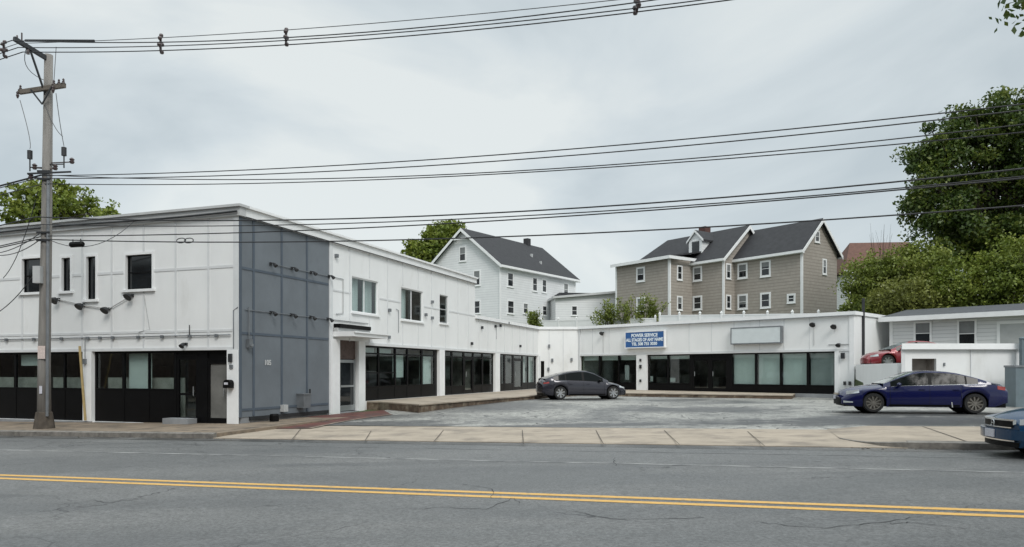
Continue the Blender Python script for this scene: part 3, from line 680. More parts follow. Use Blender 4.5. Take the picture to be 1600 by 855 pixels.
# white side wall battens
bz = FB.z(620, 467.5); b = MB()
for px in (546, 577, 605, 629, 653, 674, 696, 715, 731):
    t = FB.t(px); segs = [(dTop + .12, 6.6)]
    for h in holesB:
        if h[0] - .1 < t < h[1] + .1: segs = [(dTop + .12, h[2] - .12), (h[3] + .1, 6.6)]
    for z0, z1 in segs: b.box(FB, t - .035, t + .035, 0, .02, z0, z1)
b_fr = FB; hb(b, ZLOW - .05, tG + .1, TEND, holesB, .035)
b.box(FB, tG, tG + .22, 0, .035, -.1, 6.6)
b.box(FB, FB.t(567), TEND, 0, .04, dTop + .003, dTop + .12)
b.build('batten', 'batten_shaded', b2)
# upper windows street front
for (a, c, d_, e_), h in zip(upA, holesA):
    w = window(FA, h[0] + .03, h[1] - .03, h[2] + .03, h[3] - .03, b2, o=-.12, fm='black_frame', fw=.05, rails=(.5,) if h[1] - h[0] > .7 else (), sill=False)
    fr_ = MB(); fw = .09
    fr_.box(FA, h[0] - fw, h[0], 0, .03, h[2] - fw, h[3] + fw); fr_.box(FA, h[1], h[1] + fw, 0, .03, h[2] - fw, h[3] + fw)
    fr_.box(FA, h[0], h[1], 0, .03, h[3], h[3] + fw); fr_.box(FA, h[0] - fw - .05, h[1] + fw + .05, 0, .09, h[2] - fw, h[2] - .003)
    fr_.build('trim', 'white_trim', w)
for k, h in enumerate(holesB):
    w = window(FB, h[0] + .05, h[1] - .05, h[2] + .05, h[3] - .05, b2, o=-.10, fm='white_trim' if k < 2 else 'light_grey', fw=.05, rails=(.5,) if k == 2 else (), vert=(.5,) if k < 2 else (), sill=False, gm='shop_glass')
    MB().box(FB, h[0] - .06, h[1] + .06, 0, .08, h[2] - .08, h[2] - .003).build('sill', 'white_trim', w)
    i = MB(); i.box(FB, h[0], h[1], -2.2, -2.15, h[2] - .3, h[3] + .3); i.box(FB, h[0] - .5, h[0] - .45, -2.2, -.2, h[2], h[3]); i.build('room_back', 'interior', w)
    L_ = h[1] - h[0]
    if k < 2:
        cs = MB(); cs.box(FB, h[0] + .05, h[0] + L_ * .42, -.30, -.28, h[2], h[3])
        if k == 0: cs.box(FB, h[0] + L_ * .62, h[1] - .05, -.32, -.30, h[2], h[3])
        cs.build('curtain', 'curtain', w)
# street shops
zsA = FA.z(200, 609.5)
bmS = dict()
storefront(FA, [(354, 320.5, 'd', 0, dict(zd=FA.z(337, 563), tm='black_panel', gm='door_glass')),
                (306, 272, 'd', 0, dict(zd=FA.z(290, 556), tm='black_panel', rail=1)),
                (268, 229.5, 'w', zsA, {}), (227.5, 190.5, 'w', zsA, dict(bl=(None, None))), (187, 147, 'w', zsA, {})],
           zhA, zbA, b2, ends=(shopA[0][0], shopA[0][1]))
storefront(FA, [(129.5, 97.5, 'w', zsA, {}), (95, 60, 'w', zsA, {}), (55, 21, 'w', zsA, dict(bl=(zsA + .85, None))), (17.5, -20, 'w', zsA, {}), (-23, -58, 'w', zsA, {})],
           zhA, zbA, b2, ends=(shopA[1][0], shopA[1][1]))
room(FA, .5, TA - .2, -.1, zhA + .15, 3.0, b2)
for q0, q1 in ((FA.t(268), FA.t(147)), (FA.t(129), FA.t(60)), (FA.t(55), FA.t(-58))):
    MB().box(FA, q0, q1, -.62, -.58, 0, zsA + .42).build('pane_band_board', 'pane_band', b2)  # pale board added to give the panes a lighter lower band
MB().box(FA, FA.t(308), FA.t(269), 0.005, .42, -.35, FA.z(290, 653)).build('step', 'concrete_grey', b2)
b = MB(); b.box(FA, FA.t(268), FA.t(150), -.05, .06, -.5, zbA - .004); b.box(FA, FA.t(144), TA, -.05, .06, -.55, zbA - .004); b.build('foundation', 'concrete_grey', b2)
# courtyard shops
def sb(px, py): return FB.z(px, py)
zsB = FB.z(640, 603); trB = FB.z(600, 553)
storefront(FB, [(571, 594, 'w', zsB, dict(tr=trB, mid=zsB + .62, bl=(trB, None))), (596, 620, 'w', zsB, dict(tr=trB, mid=zsB + .62, bl=(trB, None))),
                (622, 639, 'w', zsB, dict(tr=trB, bl=(zsB + .4, trB))), (641, 661, 'w', zsB, dict(tr=trB)), (663.5, 681.5, 'w', zsB, dict(tr=trB, bl=(None, trB)))],
           dTop, ZF, b2, ends=shopB1[:2])
zs2 = FB.z(730, 603.5)
storefront(FB, [(694, 708, 'w', zs2, dict(tr=trB)), (710, 726.5, 'w', zs2, dict(tr=trB)), (728.5, 741.3, 'd', 0, dict(zd=trB))],
           dTop, ZF, b2, ends=(shopB2[0], shopB2[1]))
room(FB, 7.2, TEND, ZF - .05, dTop + .15, 5, b2)
b = MB(); b.box(FB, FB.t(557.5), FB.t(567), .005, .10, -.1, zE); b.box(FB, FB.t(515.5), FB.t(528), .04, .10, -.1, zE + .02); b.box(FB, shopB1[1], shopB2[0], .003, .06, ZF, dTop)
b.each('pilaster', 'white_trim', b2)
# entrance: recess, grey metal door, brick panel
oD = -.07
b = MB(); b.box(FB, tE0, tE1, oD - .1, oD - .02, zE - .75, zE); b.build('transom_panel', 'brick_dark', b2)
b = MB(); zD = zE - .78
b.box(FB, tE0 + .02, tE0 + .14, oD - .06, oD, .0, zD); b.box(FB, tE1 - .14, tE1 - .02, oD - .06, oD, .0, zD); b.box(FB, tE0 + .14, tE1 - .14, oD - .06, oD, zD - .12, zD)
b.box(FB, tE0 + .14, tE1 - .14, oD - .06, oD, .0, .22); b.box(FB, tE0 + .14, tE1 - .14, oD - .06, oD, .95, 1.03)
dr = b.build('door', 'aluminium', b2); MB().box(FB, tE0 + .14, tE1 - .14, oD - .04, oD - .03, .22, zD - .12).build('pane', 'window_glass', dr)
MB().bar(FB.P(tE0 + .2, oD + .05, .85), FB.P(tE0 + .2, oD + .05, 1.15), .03).build('handle', 'chrome', dr)
b = MB(); b.box(FB, tE0 + .0, tE0 + .02, -.3, oD, 0, zE)
b.box(FB, tE0, tE1, -.6, .12, -.2, -.03); b.build('door_step', 'concrete_grey', b2)
MB().box(FB, tE0 + .02, tE1 - .02, oD - .2, oD - .12, 0, zE).build('lining', 'black_frame', b2)
# canopy
zc = FB.z(560, 529)
b = MB(); b.box(FB, tG + .25, FB.t(575), .0, .95, zc, zc + .14); b.box(FB, tG + .25, FB.t(578), .0, 1.02, zc + .14, zc + .19); b.build('canopy', 'white_trim', b2)
MB().box(FB, tG + .3, FB.t(570), .02, .30, zc + .34, zc + .50).build('awning_roll', 'black_frame', b2)
MB().box(FB, tG + .25, FB.t(571), .0, .22, zc + .19, zc + .34).build('canopy_board', 'light_grey', b2)
# lights, pipes
pl = [pz(FA, 93, 468), pz(FA, 132, 477), pz(FA, 172, 483), pz(FA, 208, 462)]
for t, z in pl: floodlight(FA, t, z, b2, .13)
conduit(FA, pl, b2, 'light_grey', .018, .05)
zc1 = FA.z(250, 526); conduit(FA, [(.3, zc1 + .01), (TA, zc1)], b2, 'grey_metal', .02, .05)
b = MB()
for px in (12, 55, 98, 139, 158, 178, 218, 255, 298, 340): t = FA.t(px); b.box(FA, t - .05, t + .05, .02, .09, zc1 - .06, zc1 + .04)
b.each('junction_box', 'grey_metal', b2)
conduit(FA, [pz(FA, 225, 455), pz(FA, 235, 515), pz(FA, 218, 519), pz(FA, 218, 527)], b2, 'light_grey', .012)
conduit(FA, [pz(FA, 297, 508), pz(FA, 297, 527)], b2, 'dark_metal', .015)
conduit(FA, [pz(FA, 366, 545), pz(FA, 366, 485), pz(FA, 372, 481), (0.01, FA.z(377, 480))], b2, 'grey_metal', .02)
floodlight(FA, *pz(FA, 292, 538), b2, .08)
b = MB(); b.box(FA, *sorted((FA.t(365), FA.t(360))), .05, .12, FA.z(362, 566), FA.z(362, 553)); b.build('entry_lamp', 'dark_metal', b2)
b = MB(); b.box(FA, *sorted((FA.t(366), FA.t(361))), .05, .09, FA.z(362, 576), FA.z(362, 570)); b.build('bell_box', 'grey_metal', b2)
b = MB(); b.box(FA, *sorted((FA.t(137.5), FA.t(133.5))), .05, .13, FA.z(136, 569), FA.z(136, 561)); b.tube([FA.P(FA.t(135.5), .07, FA.z(136, 561)), FA.P(FA.t(135.5), .07, FA.z(136, 527))], .012, 6); b.build('meter', 'grey_metal', b2)
for row, ys_ in (((422, 455, 485, 513), (412.5, 419.5, 426, 431.5)), ((422, 454, 484, 511), (487, 492, 495.5, 500))):
    pts = [pz(FB, px, py) for px, py in zip(row, ys_)]; zz = sum(p[1] for p in pts) / 4
    for t, z in pts: floodlight(FB, t, zz, b2, .062)
    conduit(FB, [(pts[0][0] - (.0 if ys_[0] < 450 else 1.3), zz), (pts[-1][0] + (1.0 if ys_[0] < 450 else 3.0), zz)], b2, 'grey_metal', .013)
    if ys_[0] < 450: conduit(FB, [(pts[-1][0] + 1.0, zz), (pts[-1][0] + 1.0, zz - 1.35), (pts[-1][0] + .5, zz - 1.42)], b2, 'light_grey', .02)
b = MB(); t, z = pz(FB, 387, 530); b.tube([FB.P(t, .05, z + 1.05), FB.P(t, .05, z)], .018, 6); b.box(FB, t - .09, t + .09, .02, .14, z - .28, z); b.lathe([(0.0, 0.0), (.07, 0.0), (.07, .08), (0.0, .08)], FB.P(t, .16, z - .24), seg=10); b.build('electric_meter', 'grey_metal', b2)
t, z = pz(FB, 441, 637); b = MB(); b.box(FB, t - .12, t + .12, 0, .16, z - .14, z + .1); b.build('vent_hood', 'light_grey', b2)
t, z = pz(FB, 469, 626); b = MB(); b.box(FB, t - .22, t + .22, .0, .30, z - .26, z + .22); b.box(FB, t - .24, t + .24, .0, .33, z + .22, z + .26); b.build('meter_cabinet', 'grey_metal', b2)
t, z = pz(FB, 480, 608); MB().tube([FB.P(t, .12, z), FB.P(t, .12, z - .3), FB.P(t - .3, .15, z - .4)], .035, 8).build('conduit', 'dark_metal', b2)
for px, py in ((524, 400), (607, 485), (664, 492), (674, 497), (606, 527), (674, 472)): t, z = pz(FB, px, py); MB().box(FB, t - .06, t + .06, 0, .12, z - .07, z + .07).build('wall_light', 'grey_metal', b2)
conduit(FB, [pz(FB, 622, 520), pz(FB, 622, 485), pz(FB, 618, 483)], b2, 'grey_metal', .014)
def text_on(fr, t, z, o, s, size, m, parent, name='lettering', ext=.006, sx=1.0):
    cu = bpy.data.curves.new(name, 'FONT'); cu.body = s; cu.size = size; cu.extrude = ext; cu.align_x = 'CENTER'; cu.align_y = 'CENTER'; cu.offset = size * .03
    o0 = bpy.data.objects.new(name, cu); COL.objects.link(o0); bpy.context.view_layer.update()
    me = bpy.data.meshes.new_from_object(o0); bpy.data.objects.remove(o0)
    # text x axis must run to the viewer's right when seen from outside
    right = Vector((-fr.o[1], fr.o[0], 0)); P0 = Vector(fr.P(t, o, z)); out = Vector((fr.o[0], fr.o[1], 0))
    vs = [tuple(P0 + right * (v.co.x * sx) + Vector((0, 0, 1)) * v.co.y + out * v.co.z) for v in me.vertices]
    mb = MB(); mb.v = vs; mb.f = [tuple(p.vertices) for p in me.polygons]
    return mb.build(name, m, parent)
t, z = pz(FB, 418, 567); text_on(FB, t, z, .012, '105', .24, 'coping', b2, 'house_number')

# ---------------------------------------------------------------- single storey wing
b1 = empty('shop_building', (*CD, 0), label='low white single storey shop wing bending round the back of the parking lot', cat='building')
TBC = FB.t(841)
h1 = (TEND + .0, FB.t(773), ZF, dTop - .03); h2 = (FB.t(780), FB.t(839.5), ZF, dTop - .03)
h1 = (TEND + .002, h1[1], h1[2], dTop)
h2 = (h2[0], h2[1], ZF, dTop)
b = MB(); wall(b, FB, TEND + .001, TBC, -.1, ZLOW - .2, [h1, h2], rev=.16, skip=(TEND,))
cdoor = (FC.t(845), FC.t(850.5), ZF, ZF + 2.0)
wall(b, FC, 0, FC.t(904), -.1, ZLOW - .2, [cdoor], rev=.25)
zDt = FD.z(1100, 553.5) ; zD1 = FD.z(950, 554)
hD1 = (FD.t(907), FD.t(995), ZF, zD1); hD2 = (FD.t(1011), FD.t(1304.5), ZF, FD.z(1150, 552))
wall(b, FD, 0, LD, -.1, ZLOW - .2, [hD1, hD2], rev=.16)
# right end wall and back
FE = Fr(FD.P(LD, 0, 0)[:2], -FD.o, FD.d)
wall(b, FE, 0, 9, -.1, ZLOW - .2)
b.build('wall', 'white_paint', b1, fixn=False)
b = MB(); b.poly([FB.P(TEND + .01, 0, ZLOW - .22), FB.P(TBC, 0, ZLOW - .22), FC.P(FC.t(904), 0, ZLOW - .22), FD.P(LD, 0, ZLOW - .22), FD.P(LD, -9, ZLOW - .22), FD.P(0, -9, ZLOW - .22), FB.P(TBC, -9, ZLOW - .22), FB.P(TEND + .01, -9, ZLOW - .22)])
b.build('roof', 'roof_membrane', b1, fixn=False)
b = MB(); b.box(FD, 0, LD, -9.1, -9, 0, ZLOW - .2); b.build('rear_wall', 'siding_white', b1)
b = MB(); cp = .10
b.box(FB, TEND + .01, TBC + .02, -.3, cp, ZLOW - .2, ZLOW); b.box(FC, .03, FC.t(904), -.3, cp, ZLOW - .197, ZLOW - .003); b.box(FD, -.02, LD + .1, -.3, cp + .03, ZLOW - .194, ZLOW + .004); b.box(FE, .12, 9, -.3, .08, ZLOW - .191, ZLOW + .001)
b.build('coping', 'white_trim', b1)
b = MB(); b.box(FB, TEND + .01, TBC - .1, cp, cp + .02, ZLOW - .23, ZLOW - .2); b.box(FD, .1, LD, cp + .03, cp + .05, ZLOW - .225, ZLOW - .19); b.build('drip_edge', 'grey_metal', b1)
b = MB()
for px in (748, 762, 775, 788, 800, 812, 823, 833): t = FB.t(px); b.box(FB, t - .035, t + .035, 0, .02, dTop + .12, ZLOW - .2)
for px in (858, 880): t = FC.t(px); b.box(FC, t - .03, t + .03, 0, .018, ZF, ZLOW - .2)
for px in (926, 952, 1077, 1112, 1147, 1187, 1225, 1265): t = FD.t(px); b.box(FD, t - .025, t + .025, 0, .012, hD2[3] + .12, ZLOW - .2)
b.box(FB, TEND + .01, TBC - .08, 0, .04, dTop + .003, dTop + .12); b.box(FD, FD.t(907), LD - .25, 0, .04, hD2[3] + .005, hD2[3] + .13)
b.box(FC, FC.t(842), FC.t(844), 0, .03, ZF, dTop); b.box(FD, 0.03, FD.t(907), 0, .05, ZF, ZLOW - .2)
b.build('batten', 'batten_shaded', b1)
b = MB(); b.box(FB, h1[1], h2[0], .003, .06, ZF, dTop); b.box(FD, hD1[1], hD2[0], .003, .06, ZF, hD2[3]); b.box(FD, hD2[1], FD.t(1311), .003, .05, ZF - .3, hD2[3]); b.box(FD, LD - .25, LD, .003, .05, -.1, ZLOW - .2)
b.each('pilaster', 'white_trim', b1)
storefront(FB, [(743, 755.5, 'w', zs2, dict(tr=trB)), (757.5, 772, 'w', zs2, dict(tr=trB))], dTop, ZF, b1, ends=(h1[0], h1[1]))
storefront(FB, [(781, 790, 'w', zs2, {}), (792, 803, 'w', zs2, {}), (805.5, 818, 'd', 0, dict(zd=dTop - .3)), (819.5, 826.5, 'w', zs2, dict(bl=(None, None), bm='curtain')), (828, 838, 'w', zs2, dict(bl=(None, None), bm='curtain'))],
           dTop, ZF, b1, ends=(h2[0], h2[1]))
room(FB, TEND + .05, TBC - .2, ZF - .05, dTop + .15, 5, b1)
MB().box(FC, cdoor[0], cdoor[1], -.2, -.16, ZF, cdoor[3]).build('door', 'black_panel', b1)
zsD = FD.z(1080, 600.5); blD = FD.z(950, 563)
storefront(FD, [(908, 934, 'w', zsD, dict(bl=(blD, None))), (936.5, 964, 'w', zsD, dict(bl=(blD, None))), (966.5, 993, 'w', zsD, dict(bl=(blD, None), paper=(.3, .55, 1.0, 2.0)))],
           zD1, ZF, b1, ends=hD1[:2])
zdd = FD.z(1105, 560.5); zs3 = FD.z(1220, 602.5)
storefront(FD, [(1012.5, 1041, 'w', zsD, dict(bl=(FD.z(1030, 561), None), paper=(.05, .2, zsD + .15, zsD + .5))), (1043.5, 1076, 'w', zsD, dict(bl=(FD.z(1060, 561), None), paper=(.05, .3, zsD + .12, zsD + .4))),
                (1081, 1107, 'd', 0, dict(zd=zdd, tm='black_panel')), (1109.5, 1135, 'd', 0, dict(zd=zdd, tm='black_panel')),
                (1143, 1178, 'w', zs3, dict(bl=(None, None))), (1181.5, 1217, 'w', zs3, dict(bl=(None, None))), (1220, 1259, 'w', zs3, dict(bl=(None, None))), (1263, 1302, 'w', zs3, dict(bl=(None, None), bm='light_grey'))],
           hD2[3], ZF, b1, ends=hD2[:2])
room(FD, .3, LD - .2, ZF - .05, hD2[3] + .15, 5, b1)
MB().box(FD, FD.t(1238), LD, -.05, .09, -.1, ZF).build('foundation', 'concrete_grey', b1)
for px, py, dn in ((943, 520, 32), (1272, 506, 34), (1305, 509, 10)):
    t, z = pz(FD, px, py); floodlight(FD, t, z, b1, .15); conduit(FD, [(t, z), (t, FD.z(px, py + dn))], b1, 'light_grey', .014)
t, z = pz(FD, 1312, 538); floodlight(FD, t, z, b1, .12); conduit(FD, [(t - .6, z), (t + .6, z), (t + .6, z - .4)], b1, 'light_grey', .02)
for px, py, s_ in ((1318, 556, .16), (1002, 563, .09), (1002, 573, .12), (1002, 595, .09), (1321, 599, .10), (1329, 599, .10)):
    t, z = pz(FD, px, py); MB().box(FD, t - s_ * .6, t + s_ * .6, .06, .15, z - s_, z + s_).build('wall_box', 'dark_metal', b1)
for px, py in ((752, 512), (781, 509), (812, 541), (793, 505), (736, 537), (773, 510)):
    t, z = pz(FB, px, py); MB().box(FB, t - .06, t + .06, 0, .12, z - .08, z + .08).build('wall_light', 'dark_metal', b1)
conduit(FB, [pz(FB, 775, 530), pz(FB, 775, 510), pz(FB, 780, 509)], b1, 'grey_metal', .014)
for px, py in ((858, 541), (863, 563), (893, 562), (857, 577)):
    t, z = pz(FC, px, py); MB().box(FC, t - .07, t + .07, 0, .12, z - .12, z + .12).build('wall_box', 'grey_metal', b1)

# signs
def sign(px0, px1, py0, py1, m, label, frame_m):
    t0, t1 = FD.t(px0), FD.t(px1); pm = (px0 + px1) / 2; z0, z1 = FD.z(pm, py1), FD.z(pm, py0)
    root = empty('shop_sign', FD.P((t0 + t1) / 2, .04, z0), label=label, cat='sign')
    b = MB(); b.box(FD, t0, t1, .045, .28, z0, z0 + .06); b.box(FD, t0, t1, .045, .28, z1 - .06, z1); b.box(FD, t0, t0 + .06, .045, .28, z0 + .06, z1 - .06); b.box(FD, t1 - .06, t1, .045, .28, z0 + .06, z1 - .06)
    b.build('sign_frame', frame_m, root)
    MB().box(FD, t0 + .06, t1 - .06, .045, .265, z0 + .06, z1 - .06).build('sign_face', m, root)
    return root, (t0 + t1) / 2, z0, z1, t1 - t0
r_, tm, z0, z1, L_ = sign(980, 1042, 517.5, 544, 'sign_blue', 'blue lit-box shop sign with three lines of white lettering', 'white_trim')
H_ = z1 - z0
for s, fz_, sz, wd_ in (('POWER SERVICE', .74, .24, .66), ('ALL STAGES OF ANY NAME', .48, .23, .93), ('TEL 508 755 3030', .24, .21, .64)):
    tx = text_on(FD, tm, z0 + H_ * fz_, .27, s, H_ * sz * 1.15, 'sign_letter', r_)
    me = tx.data; R_ = Vector((-FD.o[1], FD.o[0], 0)); xs_ = [v.co.dot(R_) for v in me.vertices]; c_ = (min(xs_) + max(xs_)) / 2; k_ = L_ * wd_ / (max(xs_) - min(xs_))
    for v, x_ in zip(me.vertices, xs_): v.co += R_ * ((x_ - c_) * k_ + (c_ * 1.0) - x_)
sign(1145, 1224, 511, 537.5, 'sign_blank', 'blank pale box sign with grey frame over the blinds windows', 'grey_metal')

# street-side small things
MB().bar(Wp(124.5, 541, FA.P(FA.t(127), .75, 0)[1]), FA.P(FA.t(138), .12, -.12), .04, .07).build('wood_plank', 'yellow_wood', label='long pale yellow plank leaning on the white pilaster', cat='plank')
t, z = pz(FA, 361.5, 600); b = MB(); b.box(FA, t - .15, t + .13, .055, .24, z - .13, z + .05)
arc = [FA.P(t + .13 * math.cos(a) - .01, .055, z + .05 + .09 * math.sin(a)) for a in np.linspace(0, math.pi, 9)]
b.prism(arc, tuple(np.array(FA.P(0, .185, 0)) - np.array(FA.P(0, 0, 0)))); mbx = b.build('mailbox', 'car_black', label='small black mailbox mounted on the white corner pilaster', cat='mailbox')
MB().box(FA, t - .07, t + .08, .242, .25, z - .02, z + .05).build('label_plate', 'plate_white', mbx)
p0 = FB.P(1.2, .45, .0); MB().lathe([(0, 0), (.14, 0), (.15, .04), (.15, .28), (.13, .33), (0, .33)], (p0[0], p0[1], lot_z(p0[0], p0[1]) - .02), seg=16).build('pipe_stub', 'car_black', label='short black capped pipe stub beside the slate blue wall', cat='pipe')

# unseen brick row added behind the camera, darkens reflections and the street front
FO = Fr(SP(-90, -5.5)[:2], tuple(U), tuple(NV))
op = empty('added_brick_row', FO.P(0, 0, .1), label='unseen brown brick row added behind the camera to darken reflections and the street front', cat='building')
MB().box(FO, 0, 118, -10, 0, -1.8, 10.2).build('wall', 'brick_dark', op)
MB().box(FO, -.2, 118.2, -10.2, .2, 10.2, 10.6).build('cornice', 'coping', op)
for k in range(28): MB().box(FO, 1.5 + 4.1 * k, 3.6 + 4.1 * k, .0, .04, 3.9, 5.9).build('window', 'window_glass', op); MB().box(FO, 1.5 + 4.1 * k, 3.6 + 4.1 * k, .0, .04, 7.2, 9.1).build('window', 'window_glass', op)

# ---------------------------------------------------------------- shed, terrace, right side
FS = Fr(((1408 - CX) / F_PX * 32, 32), (1, 0.0), (0, -1)); tS = FS.t(1592); zS = FS.z(1450, 541)
sh = empty('shed', FS.P(0, 0, .1), label='low flat roofed white outbuilding with a square dark hatch behind the blue sedan', cat='shed')
hs = (FS.t(1425), FS.t(1463), .75, FS.z(1440, 560.5))
b = MB(); wall(b, FS, 0, tS, -.2, zS - .02, [hs], rev=.15); b.quad(FS.P(0, 0, -.2), FS.P(1.75, -3, -.2), FS.P(1.75, -3, zS - .02), FS.P(0, 0, zS - .02)); b.quad(FS.P(tS, 0, -.2), FS.P(tS, -3, -.2), FS.P(tS, -3, zS - .02), FS.P(tS, 0, zS - .02)); b.quad(FS.P(1.75, -3, -.2), FS.P(tS, -3, -.2), FS.P(tS, -3, zS - .02), FS.P(1.75, -3, zS - .02))
b.build('wall', 'white_paint', sh, fixn=False)
b = MB(); b.prism([FS.P(-.02, .14, zS - .01), FS.P(tS + .05, .14, zS - .01), FS.P(tS + .05, -3.1, zS - .01), FS.P(1.75, -3.1, zS - .01)], (0, 0, .11)); b.build('roof', 'roof_membrane', sh)
b = MB(); b.box(FS, -.05, tS + .08, .143, .18, zS - .14, zS + .11); b.build('fascia', 'white_trim', sh)
for q0, q1 in ((0, .16), (tS - .16, tS), (FS.t(1516), FS.t(1518))): MB().box(FS, q0, q1, .001, .03, 0, zS - .15).build('batten', 'batten_shaded', sh)
b = MB(); b.box(FS, hs[0], hs[1], -.75, -.16, hs[2], hs[2] + .03); b.box(FS, hs[0], hs[1], -.8, -.75, hs[2], hs[3]); b.box(FS, hs[0] - .03, hs[0], -.8, -.16, hs[2], hs[3]); b.box(FS, hs[1], hs[1] + .03, -.8, -.16, hs[2], hs[3]); b.box(FS, hs[0], hs[1], -.8, -.16, hs[3], hs[3] + .03); b.build('hatch', 'interior', sh)
MB().box(FS, FS.t(1474), FS.t(1476), 0, .06, FS.z(1475, 572), FS.z(1475, 567)).build('latch', 'grey_metal', sh)
pw0 = np.array(FE.P(0.0, 0.06, 0)[:2]); pw1 = np.array(FS.P(0, -.3, 0)[:2])
FW = Fr(pw0, pw1 - pw0, (-(pw0[1] - pw1[1]) , (pw0[0] - pw1[0]) * -1))
if FW.o[0] > 0: FW.o = -FW.o
LW = float(np.hypot(*(pw1 - pw0)))
MB().box(FW, 0.02, LW, -.25, 0, -.1, 1.95).build('retaining_wall', 'white_paint', label='plain white retaining wall below the red car', cat='wall')
# dark iron pipe post beside the shop wing
pp = Wp(1349, 571, 40.6); b = MB(); b.tube([(pp[0], pp[1], 1.6), (pp[0], pp[1], EYE + (HZ - 466) * 40.6 / F_PX)], .075, 10); b.box(Fr(pp[:2], (1, 0)), -.12, .12, -.12, .12, 1.6, 2.1)
b.build('pipe_post', 'dark_metal', label='slim dark upright pipe post at the right end of the shop wing', cat='post')
# grey blue cabinet and post at the right edge
FK = Fr(((1586.5 - CX) / F_PX * 30.5, 30.5), (1, 0), (0, -1))
cb = empty('utility_cabinet', FK.P(.6, -.3, .1), label='grey blue metal cabinet at the right end of the white outbuilding', cat='cabinet')
MB().box(FK, .03, 1.6, -.7, -.02, -.1, FK.z(1595, 574)).build('cabinet_body', 'cabinet', cb); MB().box(FK, 0, 1.63, -.73, .02, FK.z(1595, 574), FK.z(1595, 571)).build('lid', 'grey_metal', cb)
b = MB(); b.box(FK, .7, .72, -.018, -.008, .1, 1.6); b.build('door_gap', 'dark_metal', cb)
q = Wp(1598, 570, 31.6); b = MB(); b.box(Fr(q[:2], (1, 0)), -.09, .09, -.09, .09, .1, EYE + (HZ - 530) * 31.6 / F_PX); b.lathe([(0, 0), (.14, 0), (.14, .05), (0, .1)], (q[0], q[1], EYE + (HZ - 530) * 31.6 / F_PX), seg=10); b.build('gate_post', 'cabinet', label='dark grey blue post rising behind the metal cabinet', cat='post')

# ---------------------------------------------------------------- houses
def gable_house(name, label, fr, L, Wd, z0, ze, zr_, wallm, roofm, over=.35, trim='white_trim', hip_far=0.0, root=None, gable_near=True, corner=True):
    """fr: origin at the near corner, d along the eave (length L), -o goes back across the width Wd"""
    if root is None: root = empty(name, fr.P(0, 0, z0), label=label, cat='house')
    w = MB()
    for t in (0, L):
        if t == L and hip_far: w.quad(fr.P(t, 0, z0), fr.P(t, -Wd, z0), fr.P(t, -Wd, ze), fr.P(t, 0, ze))
        else: w.poly([fr.P(t, 0, z0), fr.P(t, -Wd, z0), fr.P(t, -Wd, ze), fr.P(t, -Wd / 2, zr_ - .03), fr.P(t, 0, ze)])
    for o in (0, -Wd): w.quad(fr.P(0, o, z0), fr.P(L, o, z0), fr.P(L, o, ze), fr.P(0, o, ze))
    w.build('wall', wallm, root, fixn=False)
    sl = (zr_ - ze) / (Wd / 2); k = over; r = MB(); th = .12
    a0, a1 = -over, L + over * (0 if hip_far else 1)
    def P(t, o, z): return np.array(fr.P(t, o, z))
    for sgn in (0, 1):
        oe = k if sgn == 0 else -Wd - k; zz = ze - sl * k
        if hip_far: pts = [P(a0, oe, zz), P(L + k, oe, zz), P(L - hip_far, -Wd / 2, zr_), P(a0, -Wd / 2, zr_)]
        else: pts = [P(a0, oe, zz), P(a1, oe, zz), P(a1, -Wd / 2, zr_), P(a0, -Wd / 2, zr_)]
        r.prism([p + (0, 0, .02) for p in pts], (0, 0, th))
    if hip_far:
        zz = ze - sl * k; r.prism([P(L + k, k, zz + .02), P(L + k, -Wd - k, zz + .02), P(L - hip_far, -Wd / 2, zr_ + .02)], (0, 0, th))
    rf = r.build('roof', roofm, root)
    t_ = MB(); zz = ze - sl * k
    t_.box(fr, a0, L + k, k, k + .06, zz - .12, zz + .10); t_.box(fr, a0, L + k, -Wd - k - .06, -Wd - k, zz - .12, zz + .10)
    t_.box(fr, a0 + .02, L + k - .02, .01, k, zz - .14, zz - .10)
    for t in ((a0 - .05,) if hip_far else (a0 - .05, a1)):
        for (oa, za), (ob, zb_) in (((k, zz), (-Wd / 2, zr_)), ((-Wd - k, zz), (-Wd / 2, zr_))):
            t_.prism([fr.P(t, oa, za - .22), fr.P(t, ob, zb_ - .22), fr.P(t, ob, zb_ + .10), fr.P(t, oa, za + .10)], tuple(np.array(fr.P(.05, 0, 0)) - np.array(fr.P(0, 0, 0))))
    t_.build('eave_trim', trim, root)
    if corner:
        c = MB()
        for t in (0, L): c.box(fr, t - .10, t + .10, -.10, .025, z0, ze)
        c.build('corner_trim', trim, root)
    return root, rf
# white house: near corner px 782
c_ = np.array(((782 - CX) / F_PX * 72, 72.0)); dl = np.array((.5763, .8172))
FH = Fr(c_, dl, (dl[1], -dl[0]))
ze = EYE + (HZ - 411) * 72 / F_PX; LH, WH = 14.3, 9.3
wh, rf = gable_house('white_house', 'tall white clapboard house with dark gable roof behind the shops', FH, LH, WH, 4.3, ze, ze + 3.75, 'siding_white', 'shingle_dark', .4)
for px0, px1, py0, py1 in ((793.5, 801, 427.5, 447), (832.5, 838.5, 435, 454), (847.5, 853, 438, 456), (881, 887, 444, 461), (793.5, 802, 471, 489), (818, 824, 475, 489), (848, 853.5, 479, 492)):
    pm = (px0 + px1) / 2; window(FH, FH.t(px0), FH.t(px1), FH.z(pm, py1), FH.z(pm, py0), wh, fw=.12)
FG = Fr(c_, (-dl[1], dl[0]), (-dl[0], -dl[1]))
for px0, px1, py0, py1 in ((719, 727, 387, 407), (741, 749.5, 424, 445), (741, 749.5, 471, 489)):
    pm = (px0 + px1) / 2; window(FG, FG.t(px1), FG.t(px0), FG.z(pm, py1), FG.z(pm, py0), wh, fw=.12)
zrg = ze + 3.75
